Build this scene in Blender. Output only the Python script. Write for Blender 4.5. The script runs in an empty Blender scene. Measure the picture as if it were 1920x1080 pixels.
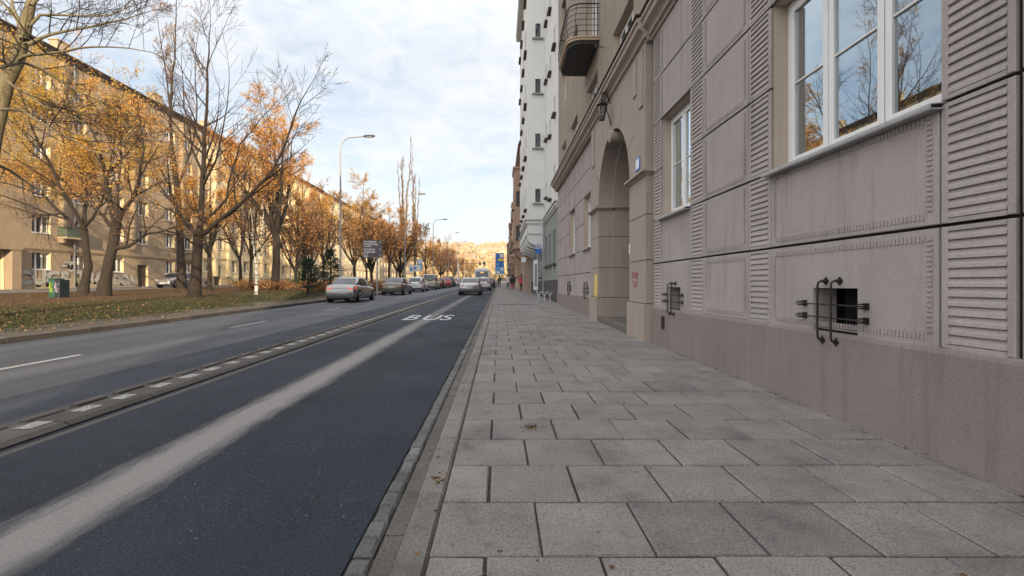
import bpy, math, random
from mathutils import Vector, Matrix
R = math.radians
random.seed(7)
sc = bpy.context.scene
COL = sc.collection

# ------------------------------------------------------------------ camera, sky, sun, exposure
F = 900.0                       # focal length in photo pixels (1920 wide)
HOR = 533.0                     # eye level row in the photo
VPX = 937.0
cam_d = bpy.data.cameras.new('camera')
cam = bpy.data.objects.new('camera', cam_d)
COL.objects.link(cam)
cam.location = (0, 0, 1.25)
cam.rotation_euler = (R(90), 0, 0)
cam_d.sensor_width = 36
cam_d.lens = F / 1920 * 36
cam_d.shift_x = (960 - VPX) / 1920
cam_d.shift_y = -(540 - HOR) / 1920
cam_d.clip_end = 5000
cam_d.clip_start = 0.05
sc.camera = cam

SUN_EL = 15.0
SUN_TRAVEL = Vector((-0.31, 0.951, 0))       # horizontal way the light travels
w = bpy.data.worlds.new("World"); sc.world = w; w.use_nodes = True
nt = w.node_tree; nt.nodes.clear()
def N(t, typ, **kw):
    n = t.nodes.new(typ)
    for k, v in kw.items(): setattr(n, k, v)
    return n
out = N(nt, 'ShaderNodeOutputWorld'); bg = N(nt, 'ShaderNodeBackground')
sky = N(nt, 'ShaderNodeTexSky', sky_type='NISHITA', sun_disc=False)
sky.sun_elevation = R(SUN_EL)
# direction towards the sun = -travel ; Blender: rotation measured from +Y clockwise
sky.sun_rotation = math.atan2(-SUN_TRAVEL.x, -SUN_TRAVEL.y)
sky.air_density = 1.0; sky.dust_density = 1.2; sky.ozone_density = 1.0
tc = N(nt, 'ShaderNodeTexCoord'); sep = N(nt, 'ShaderNodeSeparateXYZ')
nt.links.new(tc.outputs['Generated'], sep.inputs[0])
def M_(t, op, a, b=None, clamp=False):
    n = N(t, 'ShaderNodeMath', operation=op, use_clamp=clamp)
    for i, v in enumerate((a, b)):
        if v is None: continue
        if isinstance(v, (int, float)): n.inputs[i].default_value = v
        else: t.links.new(v, n.inputs[i])
    return n.outputs[0]
zz = M_(nt, 'ADD', M_(nt, 'MAXIMUM', sep.outputs[2], 0.0), 0.12)
cx = M_(nt, 'DIVIDE', sep.outputs[0], zz); cy = M_(nt, 'DIVIDE', sep.outputs[1], zz)
cmb = N(nt, 'ShaderNodeCombineXYZ'); nt.links.new(cx, cmb.inputs[0]); nt.links.new(cy, cmb.inputs[1])
def noise(t, vec, scale, detail=6, rough=.6, dist=0.0):
    n = N(t, 'ShaderNodeTexNoise'); n.inputs['Scale'].default_value = scale
    n.inputs['Detail'].default_value = detail; n.inputs['Roughness'].default_value = rough
    n.inputs['Distortion'].default_value = dist
    if vec is not None: t.links.new(vec, n.inputs['Vector'])
    return n.outputs['Fac']
def ramp(t, fac, stops):
    r = N(t, 'ShaderNodeValToRGB'); t.links.new(fac, r.inputs[0])
    cr = r.color_ramp
    while len(cr.elements) < len(stops): cr.elements.new(.5)
    for e, (p, c) in zip(cr.elements, stops):
        e.position = p; e.color = (*c, 1) if len(c) == 3 else c
    return r.outputs[0]
def g(v): return (v, v, v)
c1 = noise(nt, cmb.outputs[0], .8, 4, .55, .3)
c2 = noise(nt, cmb.outputs[0], 7.0, 8, .66, .6)
cf = M_(nt, 'ADD', M_(nt, 'MULTIPLY', c1, .62), M_(nt, 'MULTIPLY', c2, .38))
cloud = ramp(nt, cf, [(.36, g(.24)), (.50, g(.70)), (.62, g(1))])
haz = M_(nt, 'POWER', M_(nt, 'SUBTRACT', 1.0, M_(nt, 'MAXIMUM', sep.outputs[2], 0.0), True), 7.0)
cfac = M_(nt, 'MAXIMUM', cloud, M_(nt, 'MULTIPLY', haz, .95))
mixc = N(nt, 'ShaderNodeMix', data_type='RGBA')
nt.links.new(cfac, mixc.inputs['Factor']); 
desat = N(nt, 'ShaderNodeHueSaturation'); desat.inputs['Saturation'].default_value = 1.05
desat.inputs['Value'].default_value = .84
nt.links.new(sky.outputs[0], desat.inputs['Color']); nt.links.new(desat.outputs[0], mixc.inputs['A'])
CLOUD = (4.55, 4.65, 4.75)
mixc.inputs['B'].default_value = (*CLOUD, 1)
# sky sunward and overhead, mostly out of view, brightened to fill the shade
sdir = N(nt, 'ShaderNodeVectorMath', operation='DOT_PRODUCT'); nt.links.new(tc.outputs['Generated'], sdir.inputs[0])
sdir.inputs[1].default_value = (-SUN_TRAVEL.x, -SUN_TRAVEL.y, 0)
k1 = ramp(nt, M_(nt, 'ADD', M_(nt, 'MULTIPLY', sdir.outputs['Value'], .5), .5), [(.28, g(0)), (.62, g(1))])
k2 = ramp(nt, sep.outputs[2], [(.42, g(0)), (.85, g(1))])
glow = mixrgb0 = N(nt, 'ShaderNodeMix', data_type='RGBA'); nt.links.new(M_(nt, 'MAXIMUM', k1, k2), glow.inputs['Factor'])
nt.links.new(mixc.outputs['Result'], glow.inputs['A']); glow.inputs['B'].default_value = (8.3, 8.4, 8.65, 1)
nt.links.new(glow.outputs['Result'], bg.inputs[0]); bg.inputs[1].default_value = .12
nt.links.new(bg.outputs[0], out.inputs[0])

sun_d = bpy.data.lights.new('sun', 'SUN'); sun = bpy.data.objects.new('sun', sun_d); COL.objects.link(sun)
sun_d.energy = 5.0; sun_d.angle = R(.5); sun_d.color = (1.0, .80, .54)
dirv = Vector((SUN_TRAVEL.x, SUN_TRAVEL.y, -math.tan(R(SUN_EL)))).normalized()
sun.rotation_euler = dirv.to_track_quat('-Z', 'Y').to_euler()
sun.location = (30, -60, 40)
sc.view_settings.view_transform = 'Standard'; sc.view_settings.look = 'None'
sc.view_settings.exposure = 0.90; sc.view_settings.gamma = 1.0
sc.render.engine = 'CYCLES'
sc.cycles.max_bounces = 5; sc.cycles.diffuse_bounces = 3; sc.cycles.glossy_bounces = 3
sc.cycles.transparent_max_bounces = 6; sc.cycles.transmission_bounces = 3
sc.cycles.caustics_reflective = False; sc.cycles.caustics_refractive = False

# ------------------------------------------------------------------ helpers
def hexc(h):
    h = h.lstrip('#'); o = []
    for i in (0, 2, 4):
        c = int(h[i:i+2], 16) / 255
        o.append(c / 12.92 if c <= .04045 else ((c + .055) / 1.055) ** 2.4)
    return tuple(o)
def G(y, b=0):                  # the street climbs gently away from the camera
    return .011 * min(max(y, -60), 240) + b
def LC(x):                      # cross slope of the lawn up to the far houses
    return .02 + max(0, min(26.5, -10.3 - x)) * .0132
def GL(x, y): return G(y) + LC(x)
def at(x, y, Y):                # photo pixel + distance -> point
    return Vector(((x - VPX) * Y / F, Y, 1.25 + (HOR - y) * Y / F))

class MB:
    def __init__(s): s.v = []; s.f = []; s.m = []
    def quad(s, a, b, c, d, m=0):
        n = len(s.v); s.v += [tuple(a), tuple(b), tuple(c), tuple(d)]; s.f.append((n, n+1, n+2, n+3)); s.m.append(m)
    def tri(s, a, b, c, m=0):
        n = len(s.v); s.v += [tuple(a), tuple(b), tuple(c)]; s.f.append((n, n+1, n+2)); s.m.append(m)
    def box(s, x0, x1, y0, y1, z0, z1, m=0):
        n = len(s.v)
        s.v += [(x, y, z) for z in (z0, z1) for (x, y) in ((x0, y0), (x1, y0), (x1, y1), (x0, y1))]
        for q in ((3,2,1,0), (4,5,6,7), (0,1,5,4), (1,2,6,5), (2,3,7,6), (3,0,4,7)):
            s.f.append(tuple(n+i for i in q)); s.m.append(m)
    def bbox(s, x0, x1, y0, y1, z0, z1, b, m=0):      # box with chamfered edges towards -x face (street side)
        n = len(s.v)
        s.v += [(x1, y0, z0), (x1, y1, z0), (x1, y1, z1), (x1, y0, z1),
                (x0+b, y0, z0), (x0+b, y1, z0), (x0+b, y1, z1), (x0+b, y0, z1),
                (x0, y0+b, z0+b), (x0, y1-b, z0+b), (x0, y1-b, z1-b), (x0, y0+b, z1-b)]
        for q in ((8,11,10,9), (4,8,9,5), (5,9,10,6), (6,10,11,7), (7,11,8,4), (0,4,5,1), (1,5,6,2), (2,6,7,3), (3,7,4,0)):
            s.f.append(tuple(n+i for i in q)); s.m.append(m)
    def obox(s, c, ax, ay, az, m=0):                  # oriented box: centre, half vectors
        n = len(s.v); c = Vector(c)
        for k in (-1, 1):
            for (i, j) in ((-1,-1), (1,-1), (1,1), (-1,1)):
                s.v.append(tuple(c + ax*i + ay*j + az*k))
        for q in ((3,2,1,0), (4,5,6,7), (0,1,5,4), (1,2,6,5), (2,3,7,6), (3,0,4,7)):
            s.f.append(tuple(n+i for i in q)); s.m.append(m)
    def tube(s, pts, rad, n=8, m=0, cap=True):
        pts = [Vector(p) for p in pts]
        if not isinstance(rad, (list, tuple)): rad = [rad]*len(pts)
        base = len(s.v); ref = None
        for i, p in enumerate(pts):
            d = (pts[min(i+1, len(pts)-1)] - pts[max(i-1, 0)])
            if d.length < 1e-9: d = Vector((0, 0, 1))
            d.normalize()
            if ref is None: ref = Vector((1, 0, 0)) if abs(d.x) < .8 else Vector((0, 1, 0))
            u = (ref - d*ref.dot(d))
            if u.length < 1e-6: u = d.orthogonal()
            u.normalize(); v = d.cross(u); ref = u
            for k in range(n):
                a = 2*math.pi*k/n
                s.v.append(tuple(p + (u*math.cos(a) + v*math.sin(a))*rad[i]))
        for i in range(len(pts)-1):
            for k in range(n):
                a = base+i*n+k; b = base+i*n+(k+1) % n
                s.f.append((a, b, b+n, a+n)); s.m.append(m)
        if cap:
            s.f.append(tuple(base+k for k in reversed(range(n)))); s.m.append(m)
            s.f.append(tuple(base+(len(pts)-1)*n+k for k in range(n))); s.m.append(m)
    def prism(s, poly, axis, a, b, m=0):              # poly in the other two axes, extruded along axis a..b
        def P(p, t):
            return {'x': (t, p[0], p[1]), 'y': (p[0], t, p[1]), 'z': (p[0], p[1], t)}[axis]
        n = len(s.v); k = len(poly)
        s.v += [P(p, a) for p in poly] + [P(p, b) for p in poly]
        s.f.append(tuple(n+i for i in range(k))); s.m.append(m)
        s.f.append(tuple(n+k+i for i in reversed(range(k)))); s.m.append(m)
        for i in range(k):
            j = (i+1) % k
            s.f.append((n+i, n+k+i, n+k+j, n+j)); s.m.append(m)
    def loft(s, secs, m=0, cap=True):                 # list of equal-length rings
        base = len(s.v); k = len(secs[0])
        for r in secs: s.v += [tuple(p) for p in r]
        for i in range(len(secs)-1):
            for j in range(k):
                a = base+i*k+j; b = base+i*k+(j+1) % k
                s.f.append((a, b, b+k, a+k)); s.m.append(m)
        if cap:
            s.f.append(tuple(base+j for j in reversed(range(k)))); s.m.append(m)
            s.f.append(tuple(base+(len(secs)-1)*k+j for j in range(k))); s.m.append(m)
    def disc(s, c, nrm, r, n=16, m=0, thick=.01):
        nrm = Vector(nrm).normalized(); c = Vector(c)
        s.tube([c, c + nrm*thick], r, n, m)
    def build(s, name, mats, parent=None, smooth=False, loc=None, fix=True):
        me = bpy.data.meshes.new(name)
        off = Vector((0, 0, 0))
        if parent is not None: off = parent.location.copy() if parent.parent is None else parent.parent.location + parent.location
        if parent is not None and parent.get('_rel'): off = Vector((0, 0, 0))
        vs = [(a-off.x, b-off.y, c-off.z) for a, b, c in s.v] if off.length else s.v
        if loc is not None and parent is None:
            vs = [(a-loc[0], b-loc[1], c-loc[2]) for a, b, c in s.v]
        me.from_pydata(vs, [], s.f)
        if not isinstance(mats, (list, tuple)): mats = [mats]
        for mm in mats: me.materials.append(mm)
        if len(mats) > 1: me.polygons.foreach_set('material_index', s.m)
        if smooth: me.polygons.foreach_set('use_smooth', [True]*len(s.f))
        me.update()
        if fix:
            import bmesh
            bm = bmesh.new(); bm.from_mesh(me); bmesh.ops.recalc_face_normals(bm, faces=bm.faces); bm.to_mesh(me); bm.free()
        o = bpy.data.objects.new(name, me); COL.objects.link(o)
        if parent is not None:
            o.parent = parent
            if parent.get('_rel'): o['_rel'] = 1
        elif loc is not None: o.location = loc
        return o
def tag(o, label=None, cat=None, group=None, kind=None):
    if label: o['label'] = label
    if cat: o['category'] = cat
    if group: o['group'] = group
    if kind: o['kind'] = kind
    return o
def empty(name, loc, label, cat, group=None, rz=0, rel=False):
    o = bpy.data.objects.new(name, None); COL.objects.link(o); o.location = loc; o.rotation_euler.z = rz
    o.empty_display_size = .3
    if rel: o['_rel'] = 1        # parts are modelled round the origin
    return tag(o, label, cat, group)
def copy_tree(o, parent=None):
    c = o.copy(); COL.objects.link(c)
    if parent is not None: c.parent = parent
    for ch in list(o.children): copy_tree(ch, c)
    return c
def bevel(o, wd, seg=2, ang=35):
    m = o.modifiers.new('bevel', 'BEVEL'); m.width = wd; m.segments = seg; m.limit_method = 'ANGLE'; m.angle_limit = R(ang)
    return o
def text_obj(name, txt, size, mat, M, parent=None, extrude=.003, offset=0, align='LEFT', sx=1.0, space=1.0):
    cu = bpy.data.curves.new(name, 'FONT'); cu.body = txt; cu.size = size; cu.extrude = extrude; cu.offset = offset
    cu.align_x = align; cu.space_character = space; cu.resolution_u = 3
    t = bpy.data.objects.new(name, cu); COL.objects.link(t)
    dg = bpy.context.evaluated_depsgraph_get()
    me = bpy.data.meshes.new_from_object(t.evaluated_get(dg)); bpy.data.objects.remove(t)
    me.transform(Matrix.Diagonal((sx, 1, 1, 1))); me.transform(M)
    if parent is not None and not parent.get('_rel'): me.transform(Matrix.Translation(-parent.location))
    me.materials.clear(); me.materials.append(mat)
    o = bpy.data.objects.new(name, me); COL.objects.link(o)
    if parent is not None: o.parent = parent
    return o

# ------------------------------------------------------------------ materials
def newmat(name):
    m = bpy.data.materials.new(name); m.use_nodes = True
    t = m.node_tree; b = t.nodes['Principled BSDF']
    return m, t, b
def pos(t, scale=(1, 1, 1)):
    ge = N(t, 'ShaderNodeNewGeometry'); mp = N(t, 'ShaderNodeMapping')
    mp.inputs['Scale'].default_value = scale
    t.links.new(ge.outputs['Position'], mp.inputs['Vector'])
    return mp.outputs[0]
def bump(t, b, h, strength=.3, dist=.02):
    n = N(t, 'ShaderNodeBump'); n.inputs['Strength'].default_value = strength; n.inputs['Distance'].default_value = dist
    t.links.new(h, n.inputs['Height']); t.links.new(n.outputs[0], b.inputs['Normal'])
def mixrgb(t, fac, a, b, blend='MIX'):
    n = N(t, 'ShaderNodeMix', data_type='RGBA', blend_type=blend)
    for k, v in (('Factor', fac), ('A', a), ('B', b)):
        if isinstance(v, (int, float)): n.inputs[k].default_value = v
        elif isinstance(v, tuple): n.inputs[k].default_value = (*v, 1) if len(v) == 3 else v
        else: t.links.new(v, n.inputs[k])
    return n.outputs['Result']
def mul(c, k): return tuple(x*k for x in c)
def plain(name, c, rough=.6, metal=0, spec=.5, var=.12, scale=8):
    m, t, b = newmat(name)
    f = noise(t, pos(t), scale, 4)
    col = ramp(t, f, [(.3, mul(c, 1-var)), (.7, mul(c, 1+var))])
    t.links.new(col, b.inputs['Base Color']); b.inputs['Roughness'].default_value = rough
    b.inputs['Metallic'].default_value = metal; b.inputs['Specular IOR Level'].default_value = spec
    return m
def plaster(name, c, var=.14, streak=.22, grain=1.0, stain=(.05, .04, .035), scale=1.0, bstr=.35, isl=0):
    m, t, b = newmat(name)
    p = pos(t)
    f1 = noise(t, p, 1.3*scale, 5, .6); f2 = noise(t, p, 60, 3, .6); f3 = noise(t, p, 9*scale, 5, .65)
    base = ramp(t, f1, [(.3, mul(c, 1-var)), (.7, mul(c, 1+var*.8))])
    base = mixrgb(t, .5*min(1, grain), base, ramp(t, f2, [(.35, mul(c, .80)), (.65, mul(c, 1.18))]))
    if isl:
        gi = N(t, 'ShaderNodeNewGeometry'); base = mixrgb(t, 1.0, base, ramp(t, gi.outputs['Random Per Island'], [(0, g(1-isl)), (1, g(1+isl))]), 'MULTIPLY')
    st = noise(t, pos(t, (7, 7, .55)), 1.0, 5, .65)
    sm = ramp(t, st, [(.52, g(0)), (.72, g(1))])
    base = mixrgb(t, M_(t, 'MULTIPLY', sm, streak), base, mul(c, .55))
    bl = ramp(t, f3, [(.60, g(0)), (.75, g(1))])
    base = mixrgb(t, M_(t, 'MULTIPLY', bl, streak*.7), base, mul(c, .62))
    t.links.new(base, b.inputs['Base Color']); b.inputs['Roughness'].default_value = .9
    b.inputs['Specular IOR Level'].default_value = .25
    h = M_(t, 'ADD', M_(t, 'MULTIPLY', f2, .7), noise(t, p, 160, 2, .5))
    bump(t, b, h, bstr, .006)
    return m
def island(name, stops, rough=.8, trans=0.0, scale=None, nstr=.25):
    m, t, b = newmat(name)
    ge = N(t, 'ShaderNodeNewGeometry')
    col = ramp(t, ge.outputs['Random Per Island'], stops)
    t.links.new(col, b.inputs['Base Color']); b.inputs['Roughness'].default_value = rough
    b.inputs['Specular IOR Level'].default_value = .25
    if trans:
        o = t.nodes['Material Output']; tr = N(t, 'ShaderNodeBsdfTranslucent'); mx = N(t, 'ShaderNodeMixShader')
        t.links.new(col, tr.inputs[0]); mx.inputs[0].default_value = trans
        t.links.new(b.outputs[0], mx.inputs[1]); t.links.new(tr.outputs[0], mx.inputs[2]); t.links.new(mx.outputs[0], o.inputs[0])
    return m
MT = {}
MAUVE = hexc('#8d827d')
MT['facing'] = plaster('facing_plaster', mul(hexc('#a39b97'), 1.0), .17, .55, isl=.035, bstr=.6)
MT['plinth'] = plaster('plinth_plaster', mul(hexc('#877c79'), 1.0), .20, .42, bstr=.7, grain=1.6)
MT['portal'] = plaster('portal_plaster', mul(hexc('#a0948a'), 1.0), .12, .35)
MT['jamb'] = plaster('jamb_plaster', mul(hexc('#b3a596'), 1.0), .12, .25)
MT['upper'] = plaster('upper_plaster', mul(hexc('#95897c'), 1.0), .2, .5)
MT['joint'] = plain('joint_dark', (.018, .016, .015), .95, spec=.1)
MT['white_wall'] = plaster('pale_plaster', hexc('#dadbd7'), .06, .18)
MT['grey_wall'] = plaster('grey_green_plaster', hexc('#8d928d'), .1, .25)
MT['dark_plinth'] = plaster('dark_plinth_plaster', hexc('#524f50'), .12, .2)
MT['brown_house'] = plaster('brown_house_plaster', hexc('#ab9280'), .15, .4)
MT['tan_house'] = plaster('tan_house_plaster', hexc('#bfab90'), .15, .4)
MT['leftwall'] = plaster('brown_render', mul(hexc('#9c8a72'), 1.0), .12, .35, .6)
MT['leftwall2'] = plaster('cream_render', mul(hexc('#d6c39d'), 1.0), .1, .25, .6)
MT['leftplinth'] = plaster('plinth_render', mul(hexc('#a8977c'), 1.0), .1, .3, .6)
MT['roof'] = plain('roof_tiles', hexc('#5a4a42'), .85)
MT['roof_red'] = plain('roof_red_tiles', hexc('#94553c'), .85)
MT['shutgreen'] = plain('weathered_green_railing', hexc('#4b5244'), .8)
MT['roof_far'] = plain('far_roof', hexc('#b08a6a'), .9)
MT['eave'] = plain('eave_dark', hexc('#4b4036'), .8)
MT['white_frame'] = plain('white_frame', (.74, .74, .72), .35, var=.03)
MT['sill'] = plain('zinc_sill', (.42, .43, .44), .45, metal=.3, var=.1)
MT['iron'] = plain('black_iron', (.03, .027, .025), .55, metal=.5, var=.3, scale=30)
MT['galv'] = plain('galvanised_steel', (.36, .37, .38), .42, metal=.6, var=.1)
MT['polegrey'] = plain('pole_grey', (.30, .30, .31), .5, metal=.3)
MT['black'] = plain('black_void', (.008, .008, .008), .9, spec=.1)
MT['rubber'] = plain('tyre_rubber', (.02, .02, .02), .85)
MT['rim'] = plain('alloy_rim', (.45, .45, .46), .3, metal=.9, var=.05)
MT['plastic'] = plain('dark_plastic', (.025, .025, .027), .5)
MT['curtain'] = plain('pale_green_curtain', hexc('#e6e8cc'), .9, var=.1)
MT['room'] = plain('room_wall', hexc('#77766a'), .9)
MT['door'] = plain('dark_door', hexc('#3a2d25'), .5, var=.2)
MT['woodleft'] = plain('brown_door', hexc('#3c2a20'), .5, var=.2)
MT['blue'] = plain('blue_sign', (.02, .13, .48), .4, var=.03)
MT['ltblue'] = plain('light_blue_sign', (.10, .32, .62), .4, var=.05)
MT['whitesign'] = plain('white_sign', (.72, .72, .72), .4, var=.03)
MT['brownsign'] = plain('brown_sign', hexc('#54474a'), .45, var=.04)
MT['yellow'] = plain('yellow_sign', (.72, .52, .05), .5, var=.06)
MT['redpaint'] = plain('red_paint', (.30, .04, .06), .6)
MT['red'] = plain('red_cloth', (.45, .04, .06), .8)
MT['skin'] = plain('skin', (.45, .27, .2), .6, var=.05)
MT['hair'] = plain('hair', (.04, .025, .018), .7)
MT['blackcloth'] = plain('black_cloth', (.02, .02, .025), .9)
MT['navy'] = plain('navy_cloth', (.03, .04, .10), .9)
MT['whitecloth'] = plain('white_cloth', (.6, .58, .55), .9)
MT['silverpaint'] = plain('silver_graffiti', hexc('#a9a49c'), .5)
MT['darkpaint'] = plain('dark_graffiti', hexc('#4a4644'), .6)
MT['greenbin'] = plain('green_bin', hexc('#1d4a35'), .45, var=.15)
MT['darkbin'] = plain('dark_bin', hexc('#15252a'), .45, var=.15)
MT['yellowpaint'] = plain('yellow_green_paint', hexc('#9aa628'), .5)
MT['pinkpaint'] = plain('pink_white_paint', hexc('#a790a5'), .5)

def glass_mat():
    m, t, b = newmat('window_glass'); o = t.nodes['Material Output']
    gl = N(t, 'ShaderNodeBsdfGlossy'); gl.inputs['Roughness'].default_value = .012; gl.inputs['Color'].default_value = (.80, .92, 1, 1)
    tr = N(t, 'ShaderNodeBsdfTransparent'); tr.inputs[0].default_value = (.82, .88, .86, 1)
    fr = N(t, 'ShaderNodeFresnel'); fr.inputs[0].default_value = 1.9
    mx = N(t, 'ShaderNodeMixShader')
    t.links.new(M_(t, 'MULTIPLY', fr.outputs[0], 4.0, True), mx.inputs[0])
    t.links.new(tr.outputs[0], mx.inputs[1]); t.links.new(gl.outputs[0], mx.inputs[2]); t.links.new(mx.outputs[0], o.inputs[0])
    return m
MT['glass'] = glass_mat()
def dark_glass(name, c=(.02, .025, .03), rough=.06):
    m, t, b = newmat(name)
    f = noise(t, pos(t), .9, 2)
    t.links.new(ramp(t, f, [(.35, mul(c, .6)), (.65, mul(c, 1.8))]), b.inputs['Base Color'])
    b.inputs['Roughness'].default_value = rough; b.inputs['Specular IOR Level'].default_value = .8
    b.inputs['IOR'].default_value = 1.7
    return m
MT['pane'] = dark_glass('dark_pane'); MT['carglass'] = dark_glass('car_glass', (.015, .02, .028), .04); MT['carglass'].node_tree.nodes['Principled BSDF'].inputs['IOR'].default_value = 1.65; MT['carglass'].node_tree.nodes['Principled BSDF'].inputs['Specular IOR Level'].default_value = .5
MT['pane_pale'] = dark_glass('curtained_pane', (.12, .12, .11), .12)

def asphalt(name, c, speck, streak=None, seam=None, rough=.85):
    m, t, b = newmat(name); p = pos(t)
    f = noise(t, p, 75, 3, .75); f1 = noise(t, p, .7, 4, .5)
    base = ramp(t, f, [(.34, mul(c, .5)), (.56, mul(c, 1.2)), (.72, mul(c, speck))])
    big = ramp(t, noise(t, pos(t, (1.2, .12, 1)), 1.0, 5, .6), [(.3, g(.72)), (.7, g(1.28))])
    base = mixrgb(t, 1.0, base, big, 'MULTIPLY')
    vo = N(t, 'ShaderNodeTexVoronoi'); vo.inputs['Scale'].default_value = 9; t.links.new(p, vo.inputs['Vector'])
    base = mixrgb(t, ramp(t, vo.outputs['Distance'], [(.045, g(.8)), (.08, g(0))]), base, (.20, .20, .205))
    sx = N(t, 'ShaderNodeSeparateXYZ'); ge = N(t, 'ShaderNodeNewGeometry'); t.links.new(ge.outputs['Position'], sx.inputs[0])
    if streak:
        for (x0, wd, colr, amt, wob) in streak:
            wn = noise(t, pos(t, (.0, .35, 0)), 1.0, 3, .5)
            xx = M_(t, 'ADD', sx.outputs[0], M_(t, 'MULTIPLY', M_(t, 'SUBTRACT', wn, .5), wob))
            d = M_(t, 'DIVIDE', M_(t, 'ABSOLUTE', M_(t, 'SUBTRACT', xx, x0)), wd)
            e = M_(t, 'ADD', d, M_(t, 'MULTIPLY', M_(t, 'SUBTRACT', noise(t, pos(t, (13, 2.2, 1)), 1.0, 6, .75), .5), .95))
            k = ramp(t, e, [(.35, g(1)), (1.0, g(0))])
            if wd > .25:      # the dusty strip and the painted wheel-path sheen thin out down the street
                k = M_(t, 'MULTIPLY', k, ramp(t, M_(t, 'DIVIDE', sx.outputs[1], 60.0), [(.10, g(1)), (.32, g(.55)), (.8, g(.4))]))
            base = mixrgb(t, M_(t, 'MULTIPLY', k, amt), base, mixrgb(t, .65, colr, ramp(t, f, [(.3, mul(colr, .6)), (.75, mul(colr, 1.4))])))
    t.links.new(base, b.inputs['Base Color']); 
    rr = ramp(t, f1, [(.3, g(rough-.12)), (.7, g(rough+.05))]); t.links.new(rr, b.inputs['Roughness'])
    b.inputs['Specular IOR Level'].default_value = .3
    bump(t, b, f, 1.0, .010)
    return m
MT['buslane'] = asphalt('dark_new_asphalt', (.015, .021, .031), 4.2,
    [(-2.45, .29, (.27, .255, .245), .95, .16), (-3.80, .05, (.26, .22, .17), .4, .03)], rough=.8)
MT['oldlane'] = asphalt('worn_grey_asphalt', (.044, .050, .062), 2.8,
    [(-6.9, .4, (.13, .13, .135), .4, .3), (-9.6, .35, (.12, .12, .125), .4, .3), (-5.58, .035, (.2, .2, .2), .6, .03)], rough=.62)  # wide pale streaks put the wheel paths' sheen into the colour
MT['newlane'] = asphalt('patched_dark_asphalt', (.026, .032, .045), 3.5, [(-4.5, .2, (.12, .11, .1), .4, .1)], rough=.8)
MT['service'] = asphalt('pale_service_asphalt', (.16, .155, .15), 1.5)

def slab_mat(name, lo, hi, dark):
    m, t, b = newmat(name); p = pos(t)
    ge = N(t, 'ShaderNodeNewGeometry')
    base = ramp(t, ge.outputs['Random Per Island'], [(0, mul(lo, .80)), (.05, mul(lo, .95)), (.5, mul(lo, 1.03)), (.8, mul(lo, 1.08)), (1, hi)])
    f = noise(t, p, 85, 4, .8); f2 = noise(t, p, 2.2, 6, .65); f3 = noise(t, p, 14, 5, .7)
    base = mixrgb(t, 1.0, base, ramp(t, f, [(.34, g(.55)), (.5, g(1)), (.68, g(1.45))]), 'MULTIPLY')
    base = mixrgb(t, 1.0, base, ramp(t, f2, [(.30, g(.62)), (.46, g(.95)), (.70, g(1.18))]), 'MULTIPLY')
    base = mixrgb(t, M_(t, 'MULTIPLY', ramp(t, f3, [(.58, g(0)), (.70, g(1))]), .5), base, mul(lo, .5))
    vo = N(t, 'ShaderNodeTexVoronoi'); vo.inputs['Scale'].default_value = 2.6; t.links.new(p, vo.inputs['Vector'])
    base = mixrgb(t, ramp(t, vo.outputs['Distance'], [(.018, g(.75)), (.03, g(0))]), base, (.42, .41, .40))
    t.links.new(base, b.inputs['Base Color']); b.inputs['Roughness'].default_value = .85
    b.inputs['Specular IOR Level'].default_value = .35
    bump(t, b, M_(t, 'ADD', f, M_(t, 'MULTIPLY', f3, .6)), .5, .006)
    return m
SL = hexc('#807c79')
MT['slab'] = slab_mat('paving_slab', mul(SL, .92), mul(SL, 1.08), mul(SL, .66))
MT['stain'] = slab_mat('damp_slab', mul(SL, .38), mul(SL, .45), mul(SL, .3))
MT['kerb'] = slab_mat('kerb_stone', mul(hexc('#7c7772'), .95), hexc('#7f7a75'), mul(hexc('#7c7772'), .8))
MT['cobble'] = slab_mat('granite_setts', mul(hexc('#6d6c6c'), .8), hexc('#84827f'), hexc('#55565a'))
MT['gutter'] = slab_mat('gutter_concrete', mul(hexc('#625d58'), .9), hexc('#6c665f'), hexc('#55504b'))
MT['darkkerb'] = slab_mat('dark_kerb', mul(hexc('#524d49'), .9), hexc('#5e5853'), hexc('#443f3c'))
MT['grout'] = plain('slab_joint_dirt', (.035, .032, .028), .95, var=.5, scale=20)
def worn_paint():
    m, t, b = newmat('worn_road_paint'); p = pos(t)
    f = noise(t, p, 25, 5, .75)
    t.links.new(ramp(t, f, [(.40, (.13, .13, .13)), (.56, (.36, .36, .35))]), b.inputs['Base Color']); b.inputs['Roughness'].default_value = .7
    return m
MT['paint'] = worn_paint()
MT['paint2'] = plain('road_letter_paint', (.44, .45, .46), .6, var=.35, scale=14)
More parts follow.
